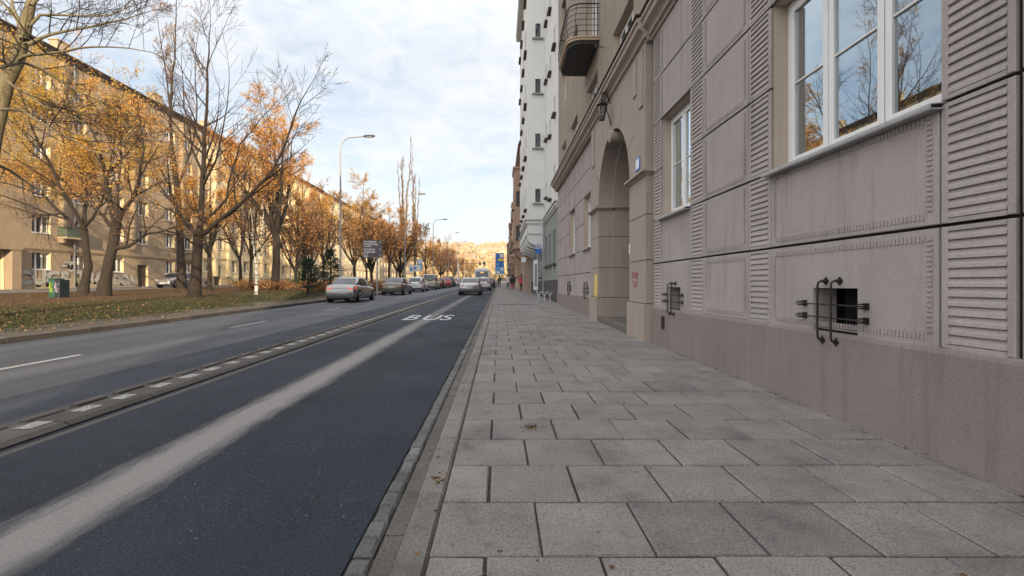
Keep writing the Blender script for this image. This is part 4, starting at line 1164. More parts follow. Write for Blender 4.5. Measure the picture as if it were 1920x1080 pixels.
# silver bubble graffiti on the plinth
def graffiti(txt, y0, z0, size, sx, label, sp_=.95):
    # wall faces +x; text runs towards +y as seen from the street
    M = Matrix.Translation((LX+.075, y0, z0)) @ Matrix(((0, 0, 1, 0), (1, 0, 0, 0), (0, 1, 0, 0), (0, 0, 0, 1)))
    o1 = text_obj('graffiti', txt, size, MT['darkpaint'], M, lb, extrude=.004, offset=.13, sx=sx, space=sp_)
    o1['label'] = label
    M2 = Matrix.Translation((.012, 0, 0)) @ M
    o2 = text_obj('graffiti_fill', txt, size, MT['silverpaint'], M2, lb, extrude=.002, offset=.105, sx=sx, space=sp_)
    o2.parent = o1
gz = GL(LX, 40)
graffiti('CUCS', 39.6, gz+.50, 1.55, 1.25, 'silver bubble graffiti left of the green bin')
graffiti('TRA', 45.3, gz+.60, 1.5, 1.15, 'silver block-letter graffiti behind the tree')
graffiti('DOA', 49.6, gz+.45, 1.4, .95, 'silver rounded graffiti beside the brown door')
graffiti('ALE', 43.9, gz+2.1, .55, 1.4, 'small white tag under the string of windows')

# closing buildings and hillside at the far end
def far_house(label, x, y, wd, dp, h, mat, roofm, seed, z=None):
    z = hillz(x, y) if z is None else z
    root = empty('house', (x, y, z), label, 'house')
    m = MB(); m.box(x-wd/2, x+wd/2, y, y+dp, z-1, z+h); m.build('wall', MT[mat], root)
    m = MB(); m.prism([(y-.5, z+h), (y+dp/2, z+h+min(4, dp*.3)), (y+dp+.5, z+h)], 'x', x-wd/2-.4, x+wd/2+.4); m.build('roof', MT[roofm], root)
    n = int(wd/3.2); fl = int(h/3.3)
    for f in range(fl):
        for i in range(n):
            xc = x-wd/2+(i+.5)*wd/n; zc = z+1.9+3.3*f
            p = MB(); p.box(xc-.55, xc+.55, y-.06, y, zc-.8, zc+.8); p.build('window', MT['pane'], root)
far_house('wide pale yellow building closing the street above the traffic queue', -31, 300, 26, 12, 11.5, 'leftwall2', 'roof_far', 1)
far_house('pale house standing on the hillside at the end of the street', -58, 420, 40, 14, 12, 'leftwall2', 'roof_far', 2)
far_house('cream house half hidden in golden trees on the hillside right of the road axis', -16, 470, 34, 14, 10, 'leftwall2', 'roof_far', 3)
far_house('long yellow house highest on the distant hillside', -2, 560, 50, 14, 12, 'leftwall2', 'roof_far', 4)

# ------------------------------------------------------------------ trees
def rdir(r_): 
    v = Vector((r_.gauss(0, 1), r_.gauss(0, 1), r_.gauss(0, 1))); return v.normalized()
class Tree:
    def __init__(s, seed, maxlev=3, nch=(8, 6, 4, 3), ang=(48, 45, 42, 40), ratio=(.62, .6, .62, .6), trop=(.10, .06, .03, .0),
                 leafp=.0, leaf_n=3, leaf_s=.1, jit=.16, tr_min=.03, leafz=None, droop=0, thin=1.0, minr=.006):
        s.r = random.Random(seed); s.__dict__.update(locals()); s.trunk = MB(); s.crown = MB(); s.zlo = 0
    def add_leaves(s, p, d, k):
        r_ = s.r
        for _ in range(k):
            if s.leafz and p.z < s.leafz[0] + r_.random()*s.leafz[1]: continue
            c = p + Vector((r_.gauss(0, .13), r_.gauss(0, .13), r_.gauss(0, .12) - .05)); u = rdir(r_)*s.leaf_s*r_.uniform(.5, 1.1); v = u.cross(rdir(r_)).normalized()*u.length*.75
            s.crown.quad(c-u*.5, c+v*.5, c+u*.5, c-v*.5, 1)
    def branch(s, p, d, L, r0, lev, pts=None, r1=None):
        r_ = s.r
        if pts is None:
            n = 4 if lev <= 1 else 3 if lev == 2 else 2
            pts = [p.copy()]; dd = d.normalized()
            for i in range(n):
                dd = (dd + rdir(r_)*s.jit + Vector((0, 0, s.trop[min(lev, 3)]))).normalized()
                pts.append(pts[-1] + dd*L/n)
        else:
            # roughen the given limb a little
            q = [pts[0]]
            for a, b in zip(pts[:-1], pts[1:]):
                m_ = (a+b)/2 + rdir(r_)*(b-a).length*.03; q += [m_, b]
            pts = q; L = sum((b-a).length for a, b in zip(pts[:-1], pts[1:])); n = len(pts)-1
        if r1 is None: r1 = r0*.35
        rad = [r0 + (r1-r0)*(i/n)**.9 for i in range(n+1)]
        tgt = s.trunk if r0 > s.tr_min else s.crown
        tgt.tube(pts, [max(x, s.minr) for x in rad], 9 if r0 > .12 else 6 if r0 > .04 else 3, 0, cap=False)
        if lev >= s.maxlev:
            if s.leafp and r_.random() < s.leafp: s.add_leaves(pts[-1], d, s.leaf_n); s.add_leaves(pts[-2], d, s.leaf_n//2)
            return
        nc = max(1, int(s.nch[lev]*s.thin*(r_.uniform(.8, 1.2))))
        for k in range(nc):
            t = .22 + .78*(k+r_.random())/nc; t = min(t, .98)
            i = min(int(t*n), n-1); f = t*n-i; q = pts[i].lerp(pts[i+1], f); ax = (pts[i+1]-pts[i]).normalized()
            side = rdir(r_); side = (side - ax*side.dot(ax)).normalized()
            if lev == 0 and side.z < -.2: side.z *= -.4
            a = R(s.ang[min(lev, 3)])*r_.uniform(.65, 1.25)
            dd = (ax*math.cos(a) + side*math.sin(a) + Vector((0, 0, -s.droop))).normalized()
            rr = rad[i]*(1-f)+rad[i+1]*f
            s.branch(q, dd, L*s.ratio[min(lev, 3)]*r_.uniform(.6, 1.1)*(1.15-.5*t), rr*.6, lev+1)
        # continuation
        s.branch(pts[-1], (pts[-1]-pts[-2]), L*(.14 if lev == 0 else .35), r1, min(lev+1, s.maxlev))
    def finish(s, name, loc, label, cat, barkm, twigm, leafm, group=None):
        root = empty(name, loc, label, cat, group)
        s.trunk.build('trunk', MT[barkm], root, smooth=True, fix=False)
        if s.crown.v: s.crown.build('crown', [MT[twigm], MT[leafm]], root, fix=False)
        return root
def trunk_flare(pts, r0, r1):
    n = len(pts)-1; rad = [r0+(r1-r0)*i/n for i in range(n+1)]; rad[0] *= 1.35
    return rad
def place(pix, Y): return [at(x, y, Y + dy) for (x, y, dy) in pix]

# the bare tree in the middle of the lawn
T = Tree(21, maxlev=3, nch=(11, 7, 5, 4), ratio=(.30, .52, .55, .5), trop=(.10, .12, .08, .05), tr_min=.035, jit=.13, minr=.008)
base = Vector((-18.4, 28.9, GL(-18.4, 28.9)-.15))
tp = [base, at(367, 530, 28.9), at(369, 490, 28.9), at(372, 440, 28.9)]
T.trunk.tube(tp, [.42, .31, .27, .27], 12, cap=False)
for pix, r0, lv in (
    ([(372, 440, 0), (378, 383, .3), (382, 308, .5), (383, 254, .4), (389, 160, .6), (392, 100, .8), (395, 45, 1)], .19, 0),
    ([(374, 442, 0), (395, 428, -.4), (421, 405, -.9), (475, 358, -1.6), (512, 317, -2), (533, 275, -2.2), (550, 221, -2.4), (583, 158, -2.6)], .15, 0),
    ([(370, 441, 0), (350, 420, .5), (333, 400, 1.2), (319, 358, 1.6), (314, 300, 2), (322, 230, 2.4)], .14, 0),
    ([(379, 415, 0), (400, 400, 1), (425, 372, 1.9), (436, 317, 2.5), (450, 270, 2.8), (487, 225, 3), (520, 190, 3.3)], .10, 0),
    ([(376, 460, 0), (408, 449, -.6), (454, 445, -1.1), (510, 440, -1.5)], .06, 1),
    ([(369, 462, 0), (340, 440, -.8), (290, 425, -1.6), (235, 428, -2.2)], .06, 1),
    ([(372, 470, 0), (350, 478, .7), (310, 470, 1.4)], .04, 1),
    ([(380, 350, 0), (405, 300, -.8), (418, 240, -1.3), (430, 150, -1.6)], .09, 1),
    ([(382, 330, 0), (360, 280, .8), (345, 200, 1.2), (340, 120, 1.5)], .08, 1)):
    T.branch(None, None, 0, r0, lv, pts=place(pix, 28.9), r1=.018)
T.finish('bare_tree', (base.x, base.y, base.z+.15), 'bare dark tree with wide spreading limbs standing closest to the road on the lawn', 'tree', 'bark_dark', 'twig_dark', 'leaf_brown')

# tree cut off by the left edge of the photo
T = Tree(33, maxlev=3, nch=(10, 7, 5, 3), ratio=(.40, .48, .5, .5), trop=(.03, .05, .03, .02), tr_min=.028, jit=.15, minr=.0045)
base = Vector((-15.3, 14, GL(-15.3, 14)-.1))
tp = [base] + place([(-38, 480, 0), (-28, 340, 0), (-12, 250, .2), (2, 195, .3), (14, 150, .3), (31, 117, .3), (44, 69, .3), (52, 30, .3), (61, -5, .3), (66, -60, .3)], 14)
T.trunk.tube(tp, [.34, .24, .22, .21, .19, .175, .17, .165, .14, .11, .08], 12, cap=False)
for pix, r0, lv in (
    ([(36, 111, 0), (60, 102, -.3), (92, 100, -.6), (150, 90, -1), (206, 88, -1.3), (278, 97, -1.6)], .055, 0),
    ([(52, 84, 0), (94, 65, .4), (167, 51, .8), (236, 36, 1), (285, 20, 1.1)], .055, 0),
    ([(53, 50, 0), (75, 28, .2), (133, 29, .5), (206, 29, .9), (278, 1, 1.3)], .05, 0),
    ([(36, 115, 0), (78, 130, .6), (133, 164, 1.1), (190, 192, 1.6), (240, 217, 2)], .05, 0),
    ([(14, 152, 0), (56, 178, -.6), (83, 200, -.9), (139, 220, -1.3), (180, 245, -1.6)], .045, 0),
    ([(2, 205, 0), (42, 207, -.9), (83, 233, -1.4), (133, 261, -1.8), (180, 286, -2.2), (215, 292, -2.4)], .05, 0),
    ([(44, 75, 0), (35, 40, .4), (22, 0, .8), (10, -50, 1)], .10, 0),
    ([(31, 117, 0), (15, 122, -.8), (-10, 130, -1.6), (-60, 110, -2.5)], .09, 0),
    ([(-20, 300, 0), (20, 320, 1), (70, 355, 1.6), (120, 360, 2)], .05, 1),
    ([(58, 10, 0), (90, -20, .4), (150, -50, .8)], .06, 0)):
    T.branch(None, None, 0, r0, lv, pts=place(pix, 14), r1=.010)
T.finish('bare_tree', (base.x, base.y, base.z+.1), 'pale-trunked bare tree leaning in at the left edge of the photo, long limbs overhead', 'tree', 'bark_pale', 'twig_dark', 'leaf_brown')

# leaning old tree beside the bin
T = Tree(44, maxlev=3, nch=(9, 7, 6, 4), ratio=(.50, .55, .55, .5), trop=(.08, .05, .0, .0), leafp=.8, leaf_n=5, leaf_s=.12, leafz=(4.8, 3.5), minr=.008)
base = Vector((-24.3, 29.4, GL(-24.3, 29.4)-.15))
tp = [base] + place([(199, 520, 0), (205, 487, 0), (213, 455, 0), (218, 418, .2)], 29.4)
T.trunk.tube(tp, [.46, .30, .27, .27, .28], 12, cap=False)
for pix, r0, lv in (
    ([(217, 418, 0), (207, 383, .4), (200, 340, .7), (188, 290, 1.2), (170, 240, 1.8), (165, 190, 2.2)], .20, 0),
    ([(219, 425, 0), (228, 398, -.3), (247, 375, -.6), (262, 330, -1), (270, 280, -1.2), (262, 225, -1.4)], .17, 0),
    ([(216, 466, 0), (230, 464, -.5), (243, 461, -.8), (262, 447, -1.2), (277, 438, -1.4), (307, 433, -1.9), (350, 420, -2.4)], .14, 0),
    ([(214, 430, 0), (190, 400, 1), (150, 370, 1.8), (110, 350, 2.4)], .12, 0),
    ([(218, 410, 0), (220, 360, .6), (228, 300, 1), (225, 230, 1.4)], .12, 0)):
    T.branch(None, None, 0, r0, lv, pts=place(pix, 29.4), r1=.03)
T.finish('lime_tree', (base.x, base.y, base.z+.15), 'thick dark trunk leaning right just behind the green bin, thinning orange leaves', 'tree', 'bark', 'twig', 'leaf_orange')
# crooked tree left of it, base in sunlight
T = Tree(45, maxlev=3, nch=(10, 7, 6, 4), ratio=(.52, .55, .55, .5), trop=(.05, .04, .0, .0), leafp=1, leaf_n=9, leaf_s=.135, leafz=(5.8, 3), minr=.008)
base = Vector((-27.9, 32.1, GL(-27.9, 32.1)-.15))
tp = [base] + place([(160, 525, 0), (166, 500, 0), (161, 467, 0), (158, 430, .2)], 32.1)
T.trunk.tube(tp, [.38, .25, .24, .20, .20], 12, cap=False)
for pix, r0, lv in (
    ([(158, 432, 0), (158, 400, .4), (162, 350, .6), (150, 290, 1), (140, 230, 1.2), (120, 170, 1.5)], .15, 0),
    ([(158, 440, 0), (127, 410, .8), (83, 367, 1.6), (40, 352, 2.4), (-10, 340, 3)], .13, 0),
    ([(158, 430, 0), (130, 380, -.8), (95, 310, -1.6), (60, 240, -2.2), (40, 180, -2.6)], .13, 0),
    ([(158, 425, 0), (173, 410, -.5), (190, 380, -1), (205, 320, -1.4), (215, 250, -1.8)], .11, 0),
    ([(120, 400, 0), (60, 400, 1.8), (10, 385, 2.6)], .07, 1)):
    T.branch(None, None, 0, r0, lv, pts=place(pix, 32.1), r1=.03)
T.finish('maple_tree', (base.x, base.y, base.z+.15), 'crooked tree with sunlit foot and yellow leaves in front of the graffiti wall', 'tree', 'bark', 'twig', 'leaf_yellow')
# tall pale tree behind the parked silver car
T = Tree(46, maxlev=3, nch=(14, 6, 5, 3), ratio=(.15, .55, .55, .5), trop=(.25, .15, .08, .05), leafp=.3, leaf_n=2, leaf_s=.13, minr=.011, tr_min=.05)
base = Vector((-30.3, 45.8, GL(-30.3, 45.8)-.15))
tp = [base] + place([(339, 500, 0), (338, 450, 0), (336, 400, 0), (331, 340, 0), (324, 290, 0)], 45.8)
T.trunk.tube(tp, [.48, .34, .31, .28, .26, .24], 12, cap=False)
for pix, r0, lv in (
    ([(324, 290, 0), (320, 240, 0), (322, 167, .4), (328, 111, .8), (330, 40, 1), (331, -30, 1)], .20, 0),
    ([(326, 300, 0), (318, 230, -.6), (315, 170, -1), (305, 100, -1.2), (296, 40, -1.4)], .14, 0),
    ([(333, 350, 0), (352, 300, .8), (368, 240, 1.2), (366, 150, 1.4), (372, 60, 1.6)], .16, 0),
    ([(336, 400, 0), (300, 350, 1), (285, 290, 1.4), (280, 200, 1.6)], .12, 0)):
    T.branch(None, None, 0, r0*.8, lv, pts=place(pix, 45.8), r1=.022)
T.finish('ash_tree', (base.x, base.y, base.z+.15), 'very tall bare tree rising over the roofline next to the parked silver car', 'tree', 'bark', 'twig', 'leaf_gold')

def gen_tree(seed, H, r0, split=.35, n_limb=5, spread=30, lj=.12, **kw):
    """free-standing tree round the origin; returns Tree"""
    T = Tree(seed, **kw); r_ = T.r
    zt = H*split; lean = Vector((r_.uniform(-.05, .05), r_.uniform(-.05, .05), 1))
    top = lean*zt
    T.trunk.tube([Vector((0, 0, -.2)), Vector((0, 0, .5)), top*.5 + Vector((r_.uniform(-.1, .1), r_.uniform(-.1, .1), 0)), top], [r0*1.4, r0, r0*.88, r0*.8], 10, cap=False)
    for k in range(n_limb):
        az = 2*math.pi*(k+r_.random()*.6)/n_limb; sp = R(spread)*r_.uniform(.6, 1.2) if k else R(4)
        d = Vector((math.sin(sp)*math.cos(az), math.sin(sp)*math.sin(az), math.cos(sp)))
        L = (H-zt)*(.8 if k else .92)*r_.uniform(.8, 1.05)
        pts = [top*(1-.12*(k > 0)*r_.random())]
        for i in range(4):
            d = (d + rdir(r_)*lj + Vector((0, 0, .10))).normalized(); pts.append(pts[-1]+d*L/4)
        T.branch(None, None, 0, r0*(.62 if k else .7), 0, pts=pts, r1=.03)
    return T
def gen_root(T, name, x, y, label, barkm, twigm, leafm, rz=0, sc_=1, cat='tree', group=None, z=None):
    root = empty(name, (0, 0, 0), label, cat, group)
    T.trunk.build('trunk', MT[barkm], root, smooth=True, fix=False); T.crown.build('crown', [MT[twigm], MT[leafm]], root, fix=False)
    root.location = (x, y, GL(x, y) if z is None else z); root.rotation_euler.z = rz; root.scale = (sc_,)*3
    return root
def cp(root, x, y, label, rz, sc_=1, z=None):
    c = copy_tree(root); c['label'] = label; c.location = (x, y, GL(x, y) if z is None else z); c.rotation_euler.z = rz; c.scale = (sc_,)*3
    return c
P1 = gen_tree(61, 11, .2, .30, 5, 38, maxlev=3, nch=(8, 6, 5, 3), ratio=(.42, .55, .55, .5), trop=(.06, .04, 0, 0), leafp=.8, leaf_n=5, leaf_s=.14, minr=.010)
p1 = gen_root(P1, 'autumn_tree', -25.6, 42.3, 'russet-leaved tree standing between the bare dark tree and the birch', 'bark', 'twig', 'leaf_orange')
P2 = gen_tree(62, 20, .42, .28, 6, 26, maxlev=3, nch=(10, 7, 5, 4), ratio=(.32, .55, .55, .5), trop=(.12, .06, 0, 0), leafp=.9, leaf_n=6, leaf_s=.17, minr=.012, leafz=(6, 5))
p2 = gen_root(P2, 'autumn_tree', -23.4, 50, 'tall orange-crowned tree with thick trunk rising behind the birch', 'bark', 'twig', 'leaf_orange')
P3 = gen_tree(63, 14, .2, .25, 6, 30, maxlev=3, nch=(8, 6, 5, 3), ratio=(.36, .55, .55, .5), trop=(.10, .06, 0, 0), leafp=.15, leaf_n=2, leaf_s=.18, minr=.013)
p3 = gen_root(P3, 'bare_tree', -33.5, 62, 'slim bare brown tree close to the cream facade', 'bark_dark', 'twig', 'leaf_brown')
P4 = gen_tree(64, 14, .24, .22, 6, 32, maxlev=3, nch=(9, 7, 5, 4), ratio=(.38, .55, .55, .5), trop=(.10, .04, 0, 0), leafp=.8, leaf_n=4, leaf_s=.19, minr=.013)
p4 = gen_root(P4, 'autumn_tree', -20, 66, 'golden-orange bushy tree directly behind the brown direction sign', 'bark', 'twig', 'leaf_gold')
P5 = gen_tree(65, 10, .2, .2, 6, 34, maxlev=3, nch=(8, 7, 5, 3), ratio=(.4, .55, .55, .5), trop=(.08, .04, 0, 0), leafp=.6, leaf_n=3, leaf_s=.2, minr=.015)
p5 = gen_root(P5, 'autumn_tree', -15.5, 58, 'low brown-leaved tree between the lamp post and the direction sign', 'bark_dark', 'twig_dark', 'leaf_brown')
# poplars: tall, narrow, bare
P6 = gen_tree(66, 25, .34, .12, 5, 2.2, lj=.025, maxlev=3, nch=(20, 5, 4, 3), ang=(20, 26, 30, 35), ratio=(.075, .5, .55, .5), jit=.08, trop=(.35, .3, .2, .1), leafp=.06, leaf_n=2, leaf_s=.2, minr=.02, tr_min=.06)
p6 = gen_root(P6, 'poplar_tree', -17.6, 88, 'tallest bare poplar, narrow column above the orange trees', 'bark_pale', 'twig', 'leaf_gold')
cp(p6, -17.0, 96, 'second bare poplar, slightly shorter, right behind the tallest one', 2.1, .95)
spots = [
  (p3, -27.5, 53, 'slim dark tree to the left of the birch by the low hedge', 2.2, .95), 
  (p2, -29, 71, 'orange tree beyond the tall orange-crowned one', 1.9, .85), (p4, -33, 84, 'golden tree against the facade behind the pine trees', 2.6, 1.0),
  (p3, -22, 60, 'bare brown tree just right of the tall orange-crowned tree', 4.0, .9), (p5, -23, 54, 'low brown tree behind the two pines', 2.0, 1.0),
  (p4, -27, 97, 'golden tree behind the lamp post nearest the camera', 4.5, 1.05), (p5, -14.6, 70, 'dark brown low tree just right of the direction sign', 1.0, 1.15),
  (p1, -17.5, 76, 'russet tree in front of the poplars', 5.1, 1.1), 
  (p4, -24, 118, 'golden tree beyond the poplars, left of the third lamp post', 3.9, .95), (p1, -16, 104, 'russet tree beside the blue and white signs', 2.9, 1.0),
  (p5, -14.5, 118, 'low brown tree under the third lamp post', 4.4, 1.1), (p3, -13.8, 128, 'dark bare tree standing clear right of the third lamp post', 5.3, .85),
  (p4, -30, 140, 'golden tree far along the left row', .9, 1.0), (p1, -18, 146, 'russet tree far along the lawn', 2.2, 1.0), (p5, -14.5, 152, 'low dark tree beside the fourth lamp post', 3.1, 1.0),
  (p4, -20, 170, 'golden tree near the end of the lawn', 1.6, .95), (p1, -14, 182, 'russet tree left of the traffic signal arm', 4.8, .9), (p3, -17, 196, 'bare tree at the far end of the lawn', .8, .8), (p4, -13, 214, 'golden tree just behind the traffic signal', 5.7, .8)]
for pr, x, y, lb_, rz, s_ in spots: cp(pr, x, y, lb_, rz, s_)
# golden wood on the far hillside: a mass
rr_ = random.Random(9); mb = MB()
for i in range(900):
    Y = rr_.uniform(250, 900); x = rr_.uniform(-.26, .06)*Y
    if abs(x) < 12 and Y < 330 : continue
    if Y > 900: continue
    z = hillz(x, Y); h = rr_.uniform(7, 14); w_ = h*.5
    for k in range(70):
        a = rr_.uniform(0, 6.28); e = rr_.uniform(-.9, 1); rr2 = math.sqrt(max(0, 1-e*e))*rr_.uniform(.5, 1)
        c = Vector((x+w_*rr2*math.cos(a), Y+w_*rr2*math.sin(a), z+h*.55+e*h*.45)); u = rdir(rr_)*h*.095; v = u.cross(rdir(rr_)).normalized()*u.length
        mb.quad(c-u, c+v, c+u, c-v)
tag(mb.build('hillside_trees', MT['leaf_hazed'], fix=False), 'mass of golden autumn trees covering the distant hillside at the end of the street', 'wood', kind='stuff')

# birch with forked white stem
T = Tree(71, maxlev=3, nch=(7, 5, 4, 3), ratio=(.4, .5, .5, .5), trop=(.05, 0, -.05, -.05), leafp=.1, leaf_n=2, leaf_s=.08, minr=.007, tr_min=.03)
base = Vector((-17.8, 35.1, GL(-17.8, 35.1)-.1))
T.trunk.tube([base] + place([(481, 520, 0), (480, 500, 0)], 35.1), [.13, .115, .11], 10, cap=False)
for pix, r0 in (([(480, 500, 0), (476, 470, .2), (474, 430, .3), (470, 390, .5)], .075), ([(480, 500, 0), (487, 480, -.2), (491, 440, -.3), (494, 400, -.4), (492, 370, -.5)], .08), ([(487, 482, 0), (500, 465, -.5), (520, 455, -1)], .03)):
    T.branch(None, None, 0, r0, 0, pts=place(pix, 35.1), r1=.02)
T.finish('birch_tree', (base.x, base.y, base.z+.1), 'slender birch with forked white trunk on the lawn', 'tree', 'birch', 'twig', 'leaf_gold')

# pines
def pine(x, y, H, seed, label, z0=.8, wide=1.5):
    r_ = random.Random(seed); t = MB(); c = MB(); b = Vector((x, y, GL(x, y)-.1))
    t.tube([b, b+Vector((.05, 0, H*.5)), b+Vector((0, .05, H))], [.10, .07, .02], 8, cap=False)
    z = z0
    while z < H-.1:
        R_ = wide*(1-(z-z0)/(H-z0)*.8)*r_.uniform(.7, 1.1)
        for k in range(6):
            a = 6.28*(k+r_.random())/6; d = Vector((math.cos(a), math.sin(a), r_.uniform(-.05, .3)))
            p0 = b+Vector((0, 0, z)); p1 = p0+d*R_; c.tube([p0, p0.lerp(p1, .5)+Vector((0, 0, -.05)), p1], [.02, .015, .006], 3, 0, cap=False)
            for q in range(26):
                f = r_.uniform(.3, 1.05); cc = p0.lerp(p1, f) + rdir(r_)*.14
                for s_ in range(5):
                    u = (rdir(r_) + d*.6 + Vector((0, 0, .4))).normalized()*r_.uniform(.10, .20); v = u.cross(rdir(r_)).normalized()*.018
                    c.tri(cc-v, cc+v, cc+u, 1)
        z += .30
    root = empty('pine_tree', (x, y, GL(x, y)), label, 'tree'); t.build('trunk', MT['bark_dark'], root, smooth=True, fix=False); c.build('crown', [MT['twig_dark'], MT['needle']], root, fix=False)
pine(-15.2, 38, 3.0, 1, 'left dark green pine on the lawn, the shorter of the two', .6, 1.5)
pine(-14.3, 40.5, 3.7, 2, 'right dark green pine behind the silver car, the taller of the two', 1.2, 1.6)

# low hedge of russet shrubs behind the birch
def shrub_mass(name, label, x0, x1, y0, y1, h, n, leafm, seed, cat='hedge'):
    r_ = random.Random(seed); mb = MB()
    for i in range(n):
        x = r_.uniform(x0, x1); y = r_.uniform(y0, y1); z = GL(x, y)
        p = Vector((x, y, z)); d = Vector((r_.gauss(0, .3), r_.gauss(0, .3), 1)); L = h*r_.uniform(.6, 1.1)
        mb.tube([p, p+d*L], [.010, .004], 3, 0, cap=False)
        for k in range(9):
            c = p + d*L*r_.uniform(.2, 1) + rdir(r_)*.12; u = rdir(r_)*.07; v = u.cross(rdir(r_)).normalized()*.05
            mb.quad(c-u, c+v, c+u, c-v, 1)
    o = mb.build(name, [MT['twig_dark'], MT[leafm]], fix=False); tag(o, label, cat)
shrub_mass('hedge', 'low russet hedge between lawn and service road behind the birch', -24, -16, 44, 47, .8, 600, 'leaf_brown', 1)
shrub_mass('hedge', 'low brown hedge running behind the two pines', -19, -12.5, 50, 56, .9, 600, 'leaf_brown', 2)
shrub_mass('hedge', 'brown roadside hedge beside the queue of cars past the direction sign', -13.5, -11.6, 60, 150, 1.1, 900, 'leaf_brown', 3)
shrub_mass('hedge', 'red-brown hedge along the service road in front of the cream facade', -32.3, -29, 56, 100, .8, 700, 'leaf_orange', 4)

# leaf litter and grass
rr_ = random.Random(14); mb = MB()
for i in range(9000):
    Y = 11 + 50*rr_.random()**1.5; X = -10.5 - 21.5*rr_.random()**.75
    if rr_.random() < .25: X = -10.5 - 6*rr_.random()
    s = rr_.uniform(.02, .05); c = Vector((X, Y, GL(X, Y)+.035+rr_.random()*.02)); u = Vector((rr_.gauss(0, 1), rr_.gauss(0, 1), rr_.gauss(0, .35))).normalized()*s; v = u.cross(Vector((rr_.gauss(0, .3), rr_.gauss(0, .3), 1))).normalized()*s*.7
    mb.quad(c-u, c+v, c+u, c-v)
tag(mb.build('fallen_leaves', MT['litter'], fix=False), 'brown fallen leaves scattered thickly over the lawn', 'leaves', kind='stuff')
mb = MB()
for i in range(26000):
    Y = 11 + 40*rr_.random()**1.6; X = -10.9 - 9*rr_.random()**.9
    if X > -12 and rr_.random() < .75: continue
    hgt = rr_.uniform(.03, .085); c = Vector((X, Y, GL(X, Y)+.0)); a = rr_.uniform(0, 6.28); u = Vector((math.cos(a), math.sin(a), 0))*.012
    mb.tri(c-u, c+u, c+Vector((rr_.gauss(0, .03), rr_.gauss(0, .03), hgt+.02)))
tag(mb.build('grass', MT['blade'], fix=False), 'short patchy grass on the lawn beside the road', 'grass', kind='stuff')

